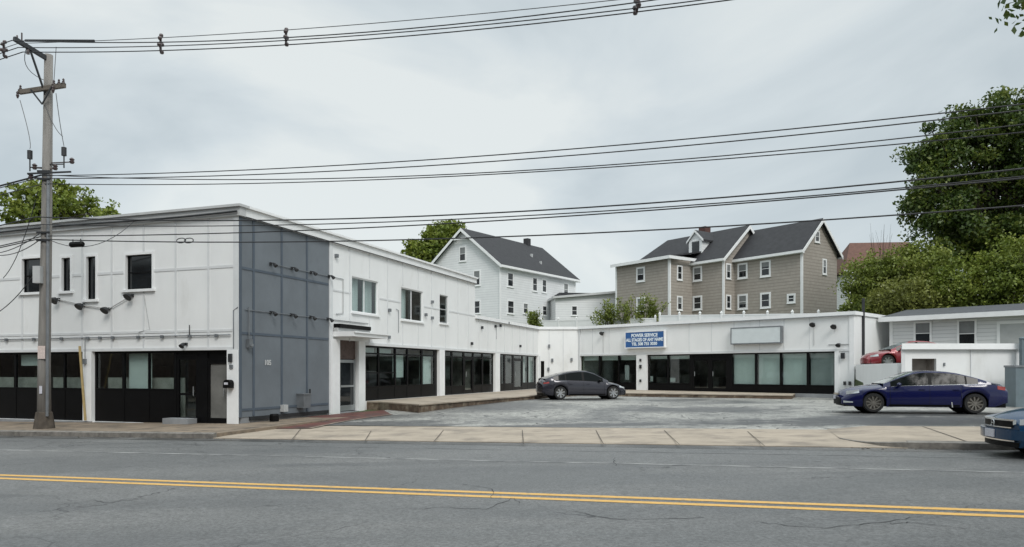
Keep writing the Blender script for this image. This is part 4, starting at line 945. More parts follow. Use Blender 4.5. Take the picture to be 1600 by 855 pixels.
MB().box(FH, 11.2, 11.8, -WH / 2 - .3, -WH / 2 + .3, zrg - .5, zrg + .75).build('chimney', 'shingle_dark', rf)
b = MB(); b.box(FH, 8.6, 8.85, -2.3, -2.1, ze + 1.7, ze + 2.2); b.box(FH, 8.9, 9.1, -1.3, -1.1, ze + .8, ze + 1.35); b.build('roof_vent', 'light_grey', rf)
b = MB(); b.box(FG, WH / 2 - .9, WH / 2 + .9, .36, .42, zrg - 1.05, zrg - .85); b.build('gable_bracket', 'white_trim', wh)
# low white house between
FL = Fr(((868 - CX) / F_PX * 76, 76), (1, .12), (.12, -1)); wl_ = FL.t(972); z_a, z_b = EYE + (HZ - 467) * 76 / F_PX, EYE + (HZ - 458) * 77 / F_PX
lh = empty('low_white_house', FL.P(0, 0, 4.5), label='low white house with slanted roof between the white and taupe houses', cat='house')
b = MB(); b.prism([FL.P(0, 0, 4.3), FL.P(wl_, 0, 4.3), FL.P(wl_, 0, z_b), FL.P(0, 0, z_a)], tuple(np.array(FL.P(0, -6, 0)) - np.array(FL.P(0, 0, 0)))); b.build('wall', 'siding_white', lh)
b = MB(); b.prism([FL.P(-.3, .4, z_a), FL.P(wl_, .4, z_b), FL.P(wl_, .4, z_b + .22), FL.P(-.3, .4, z_a + .22)], tuple(np.array(FL.P(0, -6.6, 0)) - np.array(FL.P(0, 0, 0)))); rl = b.build('roof', 'coping', lh)
b = MB(); b.box(FL, .6, 4.0, -5, -1, z_a + .15, z_a + .75); b.build('roof_upstand', 'shingle_dark', rl)
window(FL, FL.t(894), FL.t(901), FL.z(898, 492), FL.z(898, 479), lh, fw=.1)
# taupe house of three masses
dB = np.array((-.5915, .8065)); fB_ = np.array((-.8065, -.5915)); P0 = np.array((24.2, 62.0))
tb = empty('taupe_house', (*P0, 4.3), label='large taupe shingled house with dark roofs, dormer and white corner boards', cat='house')
zeB = EYE + (HZ - 387) * 62 / F_PX
def ev(px, py, Y): return EYE + (HZ - py) * Y / F_PX
FR_ = Fr(P0, dB, fB_); WR = 5.4
_, rR = gable_house('x', '', FR_, 6.9, WR, 4.3, zeB, ev(0, 345, 63.8) - .0, 'siding_brown', 'shingle_dark', .35, root=tb)
PM = P0 + dB * 6.7 + (-fB_) * (-1.64); FM = Fr(PM, dB, fB_); WM = 6.8; zeM = zeB - .05
_, rM = gable_house('x', '', FM, 12.2, WM, 4.3, zeM, ev(0, 353, 68.4) - .1, 'siding_brown', 'shingle_dark', .35, root=tb, hip_far=2.6)
PL = PM + dB * 3.5 + fB_ * 3.2; FLf = Fr(PL, dB, fB_)
b = MB(); b.prism([FLf.P(0, 0, 4.3), FLf.P(6.8, 0, 4.3), FLf.P(6.8, -3.4, 4.3), FLf.P(0, -3.4, 4.3)], (0, 0, zeM - 4.3)); b.build('wall', 'siding_brown', tb)
b = MB(); k = .45
b.add([FLf.P(-k, k, zeM), FLf.P(7.1, k, zeM), FLf.P(7.1, -4.5, zeM + .9), FLf.P(-k, -4.5, zeM + .9),
       FLf.P(-k, k, zeM + .14), FLf.P(7.1, k, zeM + .14), FLf.P(7.1, -4.5, zeM + 1.04), FLf.P(-k, -4.5, zeM + 1.04)],
      [(0, 1, 2, 3), (4, 5, 6, 7), (0, 1, 5, 4), (0, 3, 7, 4), (1, 2, 6, 5)]); b.build('roof', 'shingle_dark', tb)
b = MB(); b.box(FLf, -k - .02, 7.15, k, k + .05, zeM - .12, zeM + .16); b.box(FLf, -k - .05, -k, -3.2, k, zeM - .12, zeM + .16); b.box(FLf, 0 - .12, .12, -.12, .025, 4.3, zeM); b.box(FLf, 6.7, 6.9, -.1, .025, 4.3, zeM); b.build('eave_trim', 'white_trim', tb)
def wins(fr, lst, root, fw=.16, **kw):
    for px0, px1, py0, py1 in lst:
        pm = (px0 + px1) / 2; a, c = sorted((fr.t(px0), fr.t(px1))); window(fr, a, c, fr.z(pm, py1), fr.z(pm, py0), root, fw=fw, **kw)
wins(FR_, [(1155, 1166, 414, 433), (1190.5, 1202, 410, 430), (1155, 1166, 462.5, 481), (1190.5, 1202, 460, 479), (1232.5, 1240.5, 462, 471)], tb)
wins(FM, [(1085, 1095, 419, 437), (1085, 1095, 465, 482)], tb)
wins(FLf, [(996.5, 1006, 420, 438), (996.5, 1006, 467, 484)], tb)
FMs = Fr(PM, -fB_, -dB)
FMs.o = -dB
wins(FMs, [(1135.5, 1140.5, 414, 434), (1135.5, 1140.5, 463, 481)], tb, fw=.13)
FLs = Fr(PL, -fB_, -dB)
wins(FLs, [(1059, 1064.5, 417, 436), (1059, 1064.5, 465, 483)], tb, fw=.13)
FRs = Fr(P0, -fB_, -dB)
wins(FRs, [(1274, 1279, 363, 377), (1286, 1290, 407, 427)], tb, fw=.13)
# dormer and chimney
zm = ev(0, 353, 68.4) - .1
tdm = FM.t(1086) + .55; oo = -.75
b = MB(); b.prism([FM.P(tdm - .75, oo, zeM + .6), FM.P(tdm + .75, oo, zeM + .6), FM.P(tdm + .75, oo, zeM + 2.1), FM.P(tdm, oo, zeM + 2.85), FM.P(tdm - .75, oo, zeM + 2.1)], tuple(np.array(FM.P(0, -2.2, 0)) - np.array(FM.P(0, 0, 0))))
dm = b.build('dormer', 'siding_white', tb)
b = MB()
for s_ in (-1, 1):
    b.prism([FM.P(tdm + s_ * 1.0, oo + .12, zeM + 1.9), FM.P(tdm, oo + .12, zeM + 2.9), FM.P(tdm, -3.3, zeM + 2.9), FM.P(tdm + s_ * 1.0, -2.6, zeM + 1.9)], (0, 0, .12))
b.build('dormer_roof', 'shingle_dark', dm)
b = MB(); b.box(FM, tdm - .78, tdm - .5, oo, oo + .05, zeM + .6, zeM + 2.0); b.box(FM, tdm + .5, tdm + .78, oo, oo + .05, zeM + .6, zeM + 2.0); b.box(FM, tdm - .4, tdm + .4, oo, oo + .05, zeM + 1.95, zeM + 2.1); b.prism([FM.P(tdm - 1.0, oo + .125, zeM + 1.82), FM.P(tdm, oo + .125, zeM + 2.8), FM.P(tdm, oo + .125, zeM + 3.0), FM.P(tdm - 1.0, oo + .125, zeM + 2.02)], tuple(np.array(FM.P(0, .04, 0)) - np.array(FM.P(0, 0, 0)))); b.prism([FM.P(tdm + 1.0, oo + .125, zeM + 1.82), FM.P(tdm, oo + .125, zeM + 2.8), FM.P(tdm, oo + .125, zeM + 3.0), FM.P(tdm + 1.0, oo + .125, zeM + 2.02)], tuple(np.array(FM.P(0, .04, 0)) - np.array(FM.P(0, 0, 0)))); b.build('dormer_trim', 'white_trim', dm)
MB().box(FM, tdm - .42, tdm + .42, oo, oo + .03, zeM + .95, zeM + 1.9).build('window', 'window_glass', dm)
tch = FM.t(1076) + .9; MB().box(FM, tch - .4, tch + .4, -WM / 2 - .4, -WM / 2 + .4, zm - .8, zm + .75).build('chimney', 'brick_red', rM)
# far houses to the right
FX = Fr(((1297 - CX) / F_PX * 88, 88.0), (1, -.15), (-.15, -1))
gh = empty('grey_roof_house', FX.P(0, 0, 5), label='distant white house with dark grey roof right of the taupe house', cat='house')
b = MB(); b.prism([FX.P(0, 0, 4.5), FX.P(5, 0, 4.5), FX.P(5, 0, ev(0, 440, 88)), FX.P(0, 0, ev(0, 433, 88))], tuple(np.array(FX.P(0, -7, 0)) - np.array(FX.P(0, 0, 0)))); b.build('wall', 'siding_white', gh)
b = MB(); zA, zB = ev(0, 437, 88), ev(0, 392, 91)
b.prism([FX.P(-.2, .4, zA), FX.P(5.2, .4, zA), FX.P(5.2, -4, zB), FX.P(1.5, -4, zB - .6)], (0, 0, .2)); b.build('roof', 'shingle_grey', gh)
window(FX, FX.t(1303), FX.t(1308), FX.z(1305, 452), FX.z(1305, 441), gh, fw=.15)
FY = Fr(((1322 - CX) / F_PX * 80, 80.0), (1, -.1), (-.1, -1))
rh = empty('red_roof_house', FY.P(0, 0, 5), label='distant house with faded reddish brown roof behind the bushes', cat='house')
b = MB(); b.box(FY, .3, 8, -7, 0, 4.5, ev(0, 425, 80)); b.build('wall', 'siding_lower', rh)
b = MB(); zA, zB = ev(0, 426, 80), ev(0, 383, 83.5)
b.prism([FY.P(-.3, .5, zA), FY.P(8.4, .5, zA), FY.P(8.0, -3.6, zB), FY.P(1.6, -3.6, zB)], (0, 0, .22)); b.prism([FY.P(-.3, -7.6, zA), FY.P(8.4, -7.6, zA), FY.P(8.0, -3.6, zB), FY.P(1.6, -3.6, zB)], (0, 0, .22)); b.prism([FY.P(-.3, .5, zA), FY.P(-.3, -7.6, zA), FY.P(1.6, -3.6, zB)], (0, 0, .22)); b.build('roof', 'shingle_red', rh)
b = MB(); b.box(FY, -.35, 8.4, .5, .56, zA - .1, zA + .22); b.build('eave_trim', 'white_trim', rh)
# small house above the outbuilding
FZ = Fr(((1390 - CX) / F_PX * 42, 42.0), (4.6, -5.0), (-5.0, -4.6)); LZ = 9.5; zz0 = ev(0, 499, 42)
sm = empty('clapboard_house', FZ.P(0, 0, 1.72), label='single storey white clapboard house with two green windows above the outbuilding', cat='house')
hz_ = [(FZ.t(1431), FZ.t(1453), FZ.z(1442, 537), FZ.z(1442, 505)), (FZ.t(1499), FZ.t(1523), FZ.z(1511, 541), FZ.z(1511, 502))]
b = MB(); b.box(FZ, 0, LZ, -7, 0, 1.5, zz0); b.build('wall', 'siding_lower', sm)
b = MB(); b.prism([FZ.P(-.35, .5, zz0 - .02), FZ.P(LZ, .5, zz0 - .02), FZ.P(LZ, -3.5, zz0 + .62), FZ.P(-.35, -3.5, zz0 + .62)], (0, 0, .12)); b.prism([FZ.P(-.35, -7.5, zz0 - .02), FZ.P(LZ, -7.5, zz0 - .02), FZ.P(LZ, -3.5, zz0 + .62), FZ.P(-.35, -3.5, zz0 + .62)], (0, 0, .12)); b.build('roof', 'shingle_grey', sm)
b = MB(); b.box(FZ, -.4, LZ, .5, .56, zz0 - .16, zz0 + .10); b.box(FZ, -.3, LZ, .012, .5, zz0 - .16, zz0 - .12); b.box(FZ, 0, .18, 0, .03, 1.6, zz0 - .16); b.build('eave_trim', 'white_trim', sm)
for h in hz_: window(FZ, h[0], h[1], h[2], h[3], sm, fw=.1, gm='window_glass')
dg = FZ.t(1563); b = MB(); b.box(FZ, dg, dg + 2.2, .003, .05, 1.8, FZ.z(1580, 506)); b.build('garage_door', 'light_grey', sm)
b = MB(); b.box(FZ, dg - .14, dg, .0, .07, 1.8, FZ.z(1580, 506) + .14); b.box(FZ, dg, dg + 2.2, 0, .07, FZ.z(1580, 506), FZ.z(1580, 506) + .14); b.build('door_trim', 'white_trim', sm)

# ---------------------------------------------------------------- white vinyl fences on the bank
def fence(pa, pb, nposts, h, label, zofs=0.0):
    a = np.array(pa); c = np.array(pb); root = empty('vinyl_fence', (a[0], a[1], a[2] - h), label=label, cat='fence')
    fr = Fr(a[:2], c[:2] - a[:2]); L = float(np.hypot(*(c - a)[:2]))
    zt = lambda t: a[2] + (c[2] - a[2]) * t / L
    b = MB()
    for k in range(nposts - 1):
        t0, t1 = L * k / (nposts - 1) + .07, L * (k + 1) / (nposts - 1) - .07
        for o, zz, zw in ((0, 0.0, .10), (0, -h + .15, .1)):
            b.add([fr.P(t, oo, zt(t) + zz - q) for t in (t0, t1) for oo in (-.03, .03) for q in (0, zw)], [(0, 1, 3, 2), (4, 6, 7, 5), (0, 4, 5, 1), (2, 3, 7, 6), (0, 2, 6, 4), (1, 5, 7, 3)])
        b.add([fr.P(t, oo, zt(t) - q) for t in (t0, t1) for oo in (-.012, .012) for q in (.10, h - .15)], [(0, 1, 3, 2), (4, 6, 7, 5), (0, 4, 5, 1), (2, 3, 7, 6)])
    b.build('panel', 'vinyl', root)
    for k in range(nposts):
        t = L * k / (nposts - 1); p = MB(); p.box(fr, t - .065, t + .065, -.065, .065, zt(t) - h - .6, zt(t) + .12)
        p.add([fr.P(t + s1 * .09, s2 * .09, zt(t) + .12) for s1, s2 in ((-1, -1), (1, -1), (1, 1), (-1, 1))] + [fr.P(t, 0, zt(t) + .3)], [(0, 1, 2, 3), (0, 1, 4), (1, 2, 4), (2, 3, 4), (3, 0, 4)])
        p.build('post', 'vinyl', root)
fence(Wp(1322, 489, 51), Wp(1031, 492.5, 62), 9, 1.6, 'white vinyl fence with capped posts below the taupe house')
fence(Wp(1024, 497, 62.6), Wp(845, 501, 69), 7, 1.5, 'white vinyl fence behind the spiky bushes below the low house')
fence(Wp(1350, 497, 47), Wp(1400, 502, 46), 4, 2.4, 'short white board fence behind the red car')

# ---------------------------------------------------------------- vegetation
def leaf_mesh(name, pts, size, m, parent, up=0.3, asp=0.6):
    n = len(pts); a = RNG.normal(size=(n, 3)); a[:, 2] += up; a /= np.linalg.norm(a, axis=1)[:, None]
    r = RNG.normal(size=(n, 3)); x = np.cross(a, r); x /= np.linalg.norm(x, axis=1)[:, None]; y = np.cross(a, x)
    s = (size * RNG.uniform(.6, 1.3, n))[:, None]
    v = np.stack([pts - x * s, pts + y * s * asp + a * s * .15, pts + x * s, pts - y * s * asp + a * s * .15], 1).reshape(-1, 3)
    W_ = world_of(parent); off = np.array(W_.translation); v = v - off
    me = bpy.data.meshes.new(name); me.vertices.add(4 * n); me.vertices.foreach_set('co', v.ravel())
    me.loops.add(4 * n); me.loops.foreach_set('vertex_index', np.arange(4 * n, dtype=np.int32))
    me.polygons.add(n); me.polygons.foreach_set('loop_start', np.arange(0, 4 * n, 4, dtype=np.int32)); me.polygons.foreach_set('loop_total', np.full(n, 4, dtype=np.int32))
    me.update(); me.materials.append(MATS[m]); o = bpy.data.objects.new(name, me); COL.objects.link(o); o.parent = parent
    return o
def tree(name, label, base, blobs, nleaf, lsize, m, cat='tree', trunk_r=.25, clump=.55, nclump=70, group=None, shell=.75, fill=.35):
    root = empty(name, base, label=label, cat=cat, group=group)
    vol = np.array([b[3] * b[4] * b[5] for b in blobs]) ** .67; vol /= vol.sum(); P = []; cents = []
    for (cx, cy, cz, rx, ry, rz_), q in zip(blobs, vol):
        nc = max(6, int(nclump * q * len(blobs) ** .3)); d = RNG.normal(size=(nc, 3)); d /= np.linalg.norm(d, axis=1)[:, None]
        rad = np.where(RNG.random(nc) < shell, RNG.uniform(.78, 1.08, nc), RNG.uniform(fill, .8, nc))[:, None]
        c = np.array((cx, cy, cz)) + d * rad * np.array((rx, ry, rz_)); cents.append(c)
        nl = int(nleaf * q); w = RNG.integers(0, nc, nl); sg = clump * RNG.uniform(.5, 1.3, nc)
        dd = RNG.normal(size=(nl, 3)); dd /= np.linalg.norm(dd, axis=1)[:, None]; rr = RNG.random(nl) ** .5
        P.append(c[w] + dd * rr[:, None] * sg[w][:, None] * np.array((1.3, 1.3, .8)))
    P = np.concatenate(P); leaf_mesh('crown', P, lsize, m, root)
    t = MB(); bx, by, bz = base; top = np.array(blobs[0][:3]); mid = np.array((bx, by, bz)) * .5 + top * .5
    t.tube([(bx, by, bz - .3), (bx * .7 + mid[0] * .3, by * .7 + mid[1] * .3, bz + (mid[2] - bz) * .5), tuple(mid), tuple(top + (0, 0, blobs[0][5] * .4))], [trunk_r * 1.3, trunk_r, trunk_r * .7, trunk_r * .2], 9)
    for c in cents:
        for p in c[:: max(1, len(c) // 9)]:
            st_ = np.array((bx, by, bz)) + (top - np.array((bx, by, bz))) * RNG.uniform(.4, .9); md = (st_ + p) / 2 + (0, 0, .2)
            t.tube([tuple(st_), tuple(md), tuple(p)], [trunk_r * .35, trunk_r * .2, trunk_r * .06], 5, cap=False)
    t.build('trunk', 'bark', root, smooth=True, fixn=False)
    return root
def bl(px, py, Y, rpx, rpy, ry=None):
    x, y, z = Wp(px, py, Y); s = Y / F_PX; return (x, y, z, rpx * s, ry if ry else rpx * s * .9, rpy * s)
gz = lambda x, y: ground(x, y)
Y = 52.5; tree('broadleaf_tree', 'very large dark green leafy tree towering over the right side', (34.5, 52.5, 4.6),
    [bl(1570, 300, Y, 120, 125), bl(1500, 235, 52.0, 60, 55), bl(1580, 205, Y, 75, 55), bl(1465, 300, 51.0, 48, 60), bl(1478, 375, 51.0, 58, 45), bl(1650, 300, Y, 110, 130), bl(1450, 245, 51.5, 26, 24), bl(1560, 385, 51.0, 80, 45)],
    110000, .135, 'leaf_dark', trunk_r=.5, clump=.80, nclump=330)
Y = 50; tree('garden_tree', 'pale green leafy tree behind the street front, split by the pole', (-31.5, 50, 0),
    [bl(75, 325, Y, 62, 45), bl(45, 340, Y, 40, 30), bl(120, 318, Y, 30, 26), bl(165, 335, Y, 22, 24), bl(60, 300, Y, 28, 20), bl(92, 300, Y, 24, 20)],
    6500, .15, 'leaf_mid', trunk_r=.25, clump=.42, nclump=120, shell=.6)
Y = 88; tree('maple_tree', 'bright green tree partly behind the left gable of the white house', Wp(682, 480, Y)[:2] + (4.5,),
    [bl(690, 375, Y, 30, 24), bl(660, 395, Y, 24, 20), bl(702, 364, Y, 22, 13), bl(672, 405, Y, 34, 20)], 12000, .22, 'leaf_mid', trunk_r=.3, clump=.9, nclump=90)
# bank of bushes right
for (pxc, pyc, Yb, rx, ry_, m, n, lab, nm) in (
    (1364, 436, 50, 42, 36, 'leaf_yellow', 7000, 'yellowish green bush left of the others above the red car', 'shrub'),
    (1430, 420, 49, 48, 40, 'leaf_yellow', 9000, 'tall yellow green bush directly under the big dark tree', 'shrub'),
    (1425, 465, 47, 56, 28, 'leaf_brown', 7000, 'low olive brown bush behind the clapboard house roof', 'shrub'),
    (1515, 440, 46.5, 52, 40, 'leaf_mid', 8000, 'mid green bush behind the clapboard house, second from the right', 'shrub'),
    (1590, 420, 45.5, 48, 52, 'leaf_mid', 9000, 'bright green bush at the right edge above the clapboard house', 'shrub')):
    x, y, z = Wp(pxc, pyc, Yb); zg = gz(x, y)
    tree(nm, lab, (x, y, zg), [bl(pxc, pyc, Yb, rx, ry_), bl(pxc - rx * .6, pyc + 8, Yb, rx * .5, ry_ * .7), bl(pxc + rx * .6, pyc + 5, Yb, rx * .5, ry_ * .75), bl(pxc, pyc + 35, Yb, rx * .9, ry_ * .8)],
         int(n * 1.6), .10, m, cat='bush', trunk_r=.12, clump=.62, nclump=120, shell=.55)
tree('shrub', 'small green bush low beside the dark pipe post', Wp(1345, 505, 50)[:2] + (3.0,), [bl(1340, 488, 50, 26, 16), bl(1368, 482, 49, 30, 22), bl(1395, 500, 47, 14, 22)], 5000, .11, 'leaf_mid', cat='bush', trunk_r=.08, clump=.4, nclump=70)
# wispy climbing shrubs behind the fence: arching bare canes with loose leaves
def wispy(label, px, Yc, topy, w, seed, m='leaf_yellow'):
    rnd = random.Random(seed); x, y, z = Wp(px, topy, Yc); zg = 4.8
    root = empty('garden_shrub', (x, y, zg), label=label, cat='shrub', group='loose shrubs along the white fence')
    st = MB(); P = []; hgt = z - zg
    for k in range(16):
        hx, hy = x + rnd.gauss(0, w * .8), y + rnd.uniform(-.6, .6); hh = hgt * rnd.uniform(.5, 1.0); b0 = np.array((x + rnd.uniform(-.5, .5) * w, y, zg - .2)); tip = np.array((hx, hy, zg + hh)); mid_ = (b0 + tip) / 2 + (0, 0, hh * .18)
        pts = [b0 * (1 - t) ** 2 + 2 * mid_ * t * (1 - t) + tip * t * t for t in np.linspace(0, 1, 8)]; st.tube([tuple(p) for p in pts], [.03 - .0032 * i for i in range(8)], 5, cap=False)
        for j in range(85):
            t = rnd.uniform(.35, 1.0) ** .8; p = b0 * (1 - t) ** 2 + 2 * mid_ * t * (1 - t) + tip * t * t; P.append(p + np.array((rnd.gauss(0, .16), rnd.gauss(0, .16), rnd.gauss(0, .13))))
    st.build('stem', 'bark', root); leaf_mesh('foliage', np.array(P), .095, m, root)
wispy('loose leafy shrub left in the row of three by the white fence', 947, 64, 468, 1.0, 1)
wispy('tallest loose leafy shrub before the left end of the taupe house', 985, 64, 458, 1.15, 2)
wispy('loose leafy shrub to the right in the row of three by the white fence', 1018, 63.5, 463, .8, 3)
wispy('lone small shrub peeking over the low roof by the white house', 834, 66, 486, .45, 4)
# bare twigs
b = MB(); bx, by, bz = Wp(1375, 420, 58)
for k in range(14):
    tx, ty, tz = Wp(1380 + random.uniform(-22, 16), 348 + random.uniform(0, 26) , 58 + random.uniform(-1, 1)); b.tube([(bx, by, 5), (bx + (tx - bx) * .3, by, bz - .5), (bx + (tx - bx) * .7 + random.uniform(-.2, .2), ty, (bz + tz) / 2), (tx, ty, tz)], [.05, .03, .012, .004], 5, cap=False)
b.build('bare_tree', 'bark', label='leafless twiggy tree between the red roof and the big tree', cat='tree')
# street tree whose lowest twigs enter the top right corner
tree('street_tree', 'roadside tree whose twigs hang into the top right corner', (14.4, 13.4, .25), [(13.35, 14.3, 10.2, 3.45, 3, 2.1), (10.45, 14.5, 9.56, .66, .9, .70), (15, 14, 10.5, 2.5, 2.5, 2)],
     5200, .085, 'leaf_dark', trunk_r=.2, clump=.38, nclump=200)

# ---------------------------------------------------------------- utility pole
pS = s_of(69, 17.7); pb_ = np.array(SP(pS, 17.7, 0.0)); pzb = road_z(pS) + .14; YP = pb_[1]
zp = lambda py, Yq=YP: EYE + (HZ - py) * Yq / F_PX
up = empty('utility_pole', (pb_[0], pb_[1], pzb), label='weathered wooden utility pole on the pavement in front of the shop block', cat='utility pole')
xp = lambda px, Yq=YP: (px - CX) / F_PX * Yq
topx = xp(76)
b = MB(); b.tube([(pb_[0], YP, pzb), (pb_[0] + .0, YP, pzb + 2), (topx * .5 + pb_[0] * .5, YP, zp(380)), (topx, YP, zp(86))], [.20, .178, .155, .12], 14); b.build('pole', 'wood_pole', up, smooth=True)
b = MB(); x0 = pb_[0]
b.tube([(x0, YP, pzb - .02), (x0, YP, pzb + .5), (x0, YP, pzb + .52)], [.31, .235, .2], 8); b.build('base_guard', 'bark', up)
px_ = lambda z: pb_[0] + (topx - pb_[0]) * (z - pzb) / (zp(86) - pzb)
u3 = np.array((U[0], U[1], 0)); n3 = np.array((NV[0], NV[1], 0))
# lower crossarm
zc_ = zp(141.5); c0 = np.array((px_(zc_), YP, zc_)) - n3 * .16
b = MB(); b.bar(c0 - u3 * 1.0 + (0, 0, .0), c0 + u3 * .85, .10, .13); b.build('crossarm', 'wood_arm', up)
b = MB(); b.bar(c0 - u3 * .45 - n3 * .06, c0 - n3 * .05 - (0, 0, .5), .03, .04); b.bar(c0 + u3 * .40 - n3 * .06, c0 - n3 * .05 - (0, 0, .5), .03, .04); b.build('brace', 'dark_metal', up)
ins = [(.1, 0), (.05, .04), (.06, .06), (.03, .09), (.05, .12), (.02, .16), (0, .17)]
for k_, dz_ in ((-.95, .06), (.42, .06), (.62, .06), (.80, .06)):
    q = c0 + u3 * k_; MB().lathe([(r_ * .75, h_) for r_, h_ in ins], (q[0], q[1], q[2] + dz_), seg=8).build('insulator', 'insulator', up)
for k_ in (-.97, .48):
    q = c0 + u3 * k_ - n3 * .08; MB().lathe([(.02, 0), (.045, -.05), (.03, -.09), (.05, -.13), (.02, -.22)], tuple(q), seg=8).build('insulator', 'insulator', up)
# top bracket arm towards the road
a0 = np.array((topx, YP, zp(94))); a1 = a0 - n3 * 1.15 + (0, 0, .18)
b = MB(); b.bar(a0 + n3 * .1, a1, .09, .13); b.bar(a0 + (0, 0, -1.15) - n3 * .1, a0 - n3 * .62 + (0, 0, .04), .04, .05); b.build('bracket_arm', 'dark_metal', up)
b = MB(); b.bar(a1 + n3 * .25 + (0, 0, .05), a1 + n3 * .25 - u3 * .0 + (0, 0, .28), .03); b.tube([a1 + n3 * .45 + (0, 0, -.28), a1 + n3 * .45 + (0, 0, -.05)], [.05, .03], 8); b.tube([a1 + n3 * .1 + (0, 0, -.05), a1 + n3 * .1 + (0, 0, .14)], [.04, .02], 8); b.build('insulator', 'insulator', up)
# cut-outs at mid height with brackets
for px, py in ((50, 245), (103, 240)):
    xx = xp(px); zt_, zb_ = zp(py - 9), zp(py + 24); b = MB()
    b.tube([(xx, YP - .1, zb_), (xx, YP - .1, zt_ + .0)], .02, 6); b.tube([(xx, YP - .1, zp(py + 5)), (xx, YP - .1, zp(py - 8))], [.075, .075], 8); b.bar((xx, YP - .1, zp(py + 18)), (px_(zp(py + 18)), YP - .05, zp(py + 18)), .03); b.build('cutout', 'dark_metal', up)
for px, py in ((58, 262), (90, 263), (116, 253), (52, 277)):
    b = MB(); xx = xp(px); b.lathe([(0, -.1), (.05, -.09), (.08, -.03), (.05, 0), (.08, .04), (.03, .09), (0, .1)], (xx, YP - .12, zp(py)), seg=8); b.bar((xx, YP - .12, zp(py + 2)), (px_(zp(py)), YP, zp(py + 2)), .03); b.build('insulator', 'insulator', up)
def sagpath(p, q, sag, n=12, side=(0, 0, 0)):
    p = np.array(p, float); q = np.array(q, float); return [tuple(p + (q - p) * t + np.array((0, 0, -1)) * sag * 4 * t * (1 - t) + np.array(side) * 4 * t * (1 - t)) for t in np.linspace(0, 1, n)]
b = MB()
b.tube(sagpath(c0 - u3 * .97 - (0, 0, .25), (xp(50), YP - .1, zp(234)), .3, 12, (.12, 0, 0)), .011, 5)
b.tube(sagpath(c0 + u3 * .5 - (0, 0, .2), (xp(103), YP - .1, zp(230)), .1, 10), .011, 5)
b.tube(sagpath((px_(zp(165)), YP - .15, zp(165)), (xp(101), YP - .1, zp(215)), .15, 10), .011, 5)
b.tube(sagpath(a1 + n3 * .45, (px_(zp(130)), YP, zp(128)), .1, 10, (-.35, 0, 0)), .011, 5)
b.tube(sagpath(c0 + u3 * .42 + (0, 0, .2), (xp(97), YP - .3, zp(80)), 0, 4), .010, 5)
b.build('jumper_wire', 'wire_thin', up)
b = MB()
for py in (270, 282, 365, 377): zz = zp(py); b.bar((px_(zz) - .20, YP - .17, zz), (px_(zz) + .20, YP - .17, zz), .05, .06)
b.bar((px_(zp(273)) - .5, YP - .18, zp(274)), (px_(zp(273)) + .85, YP - .18, zp(271)), .04, .05); b.build('wire_clamp', 'dark_metal', up)
b = MB(); b.tube([(px_(zp(275)) + .12, YP - .14, zp(275)), (px_(zp(470)) + .16, YP - .16, zp(470)), (px_(zp(648)) + .20, YP - .18, zp(650))], .045, 8); b.build('riser_conduit', 'grey_metal', up)
b = MB(); b.box(Fr((px_(zp(430)) - .10, YP - .22), (1, 0), (0, -1)), -.10, .12, -.06, .12, zp(444), zp(418)); b.build('terminal_box', 'light_grey', up)
b = MB(); b.box(Fr((px_(zp(550)) + .03, YP - .20), (1, 0), (0, -1)), -.13, .10, 0, .006, zp(561), zp(541)); b.build('notice', 'paper', up)
b = MB(); b.box(Fr((px_(zp(608)) + .02, YP - .215), (1, 0), (0, -1)), -.05, .04, 0, .006, zp(615), zp(603)); b.build('number_tag', 'plate_white', up)

# ---------------------------------------------------------------- overhead lines
def line(pts, n, r, label, m='wire', left=True, s_end=21.0, s_start=None, leftz=None):
    """parabola through measured points, all on the vertical plane n = const that carries the wires"""
    S = []; Z = []
    for px, py in pts:
        s = s_of(px, n); y = SP(s, n)[1]; S.append(s); Z.append(EYE + (HZ - py) * y / F_PX)
    co = np.polyfit(S, Z, 2); s0 = s_start if s_start is not None else pS + .1
    P = [SP(s, n, float(np.polyval(co, s))) for s in np.linspace(s0, s_end, 40)]
    if left:
        zp0 = P[0][2]; L = 34.0
        P = [SP(s0 - L * t, n, (leftz if leftz else zp0) * t + zp0 * (1 - t) - 1.1 * 4 * t * (1 - t)) for t in np.linspace(1, 0, 14)[:-1]] + P
    MB().tube(P, r, 6).build('power_line', m, smooth=True, label=label, cat='wire')
    return co
nT = 16.75
line([(150, 64), (440, 47), (700, 27), (960, 0)], nT, .010, 'thin top wire, highest of the bundle crossing the top of the sky', 'wire_thin')
line([(250, 67), (447, 56.5), (700, 41.5), (995, 3)], nT - .2, .014, 'upper of the three thick wires in the top bundle')
line([(250, 73), (447, 61), (700, 46.5), (995, 12)], nT, .013, 'middle of the three thick wires in the top bundle')
cB = line([(250, 80), (447, 68), (700, 53), (995, 18)], nT + .15, .014, 'lowest wire of the top bundle')
nM = 17.5
line([(200, 271.5), (400, 266.5), (800, 240), (1200, 204), (1490, 176)], nM, .014, 'upper wire of the four crossing above the roofs')
line([(200, 277.5), (400, 274), (800, 250), (1200, 214), (1470, 188)], nM - .15, .014, 'second wire of the four crossing above the roofs')
line([(200, 278.5), (400, 281), (800, 267.5), (1200, 237), (1440, 213)], nM, .013, 'third wire of the four crossing above the roofs')
line([(200, 288.5), (400, 287), (800, 270.5), (1200, 243), (1430, 223)], nM + .1, .013, 'lowest of the four wires crossing above the roofs')
line([(200, 344), (400, 343.5), (850, 329), (1200, 303), (1600, 263)], nM - .15, .018, 'heavy cable, top one of the group near the roof line')
line([(200, 353), (400, 353), (850, 335.5), (1200, 311), (1600, 276)], nM, .014, 'middle cable of the group near the roof line', left=False)
line([(90, 366), (200, 372), (400, 363), (850, 338), (1200, 315), (1600, 279)], nM + .1, .016, 'lower cable of the group near the roof line')
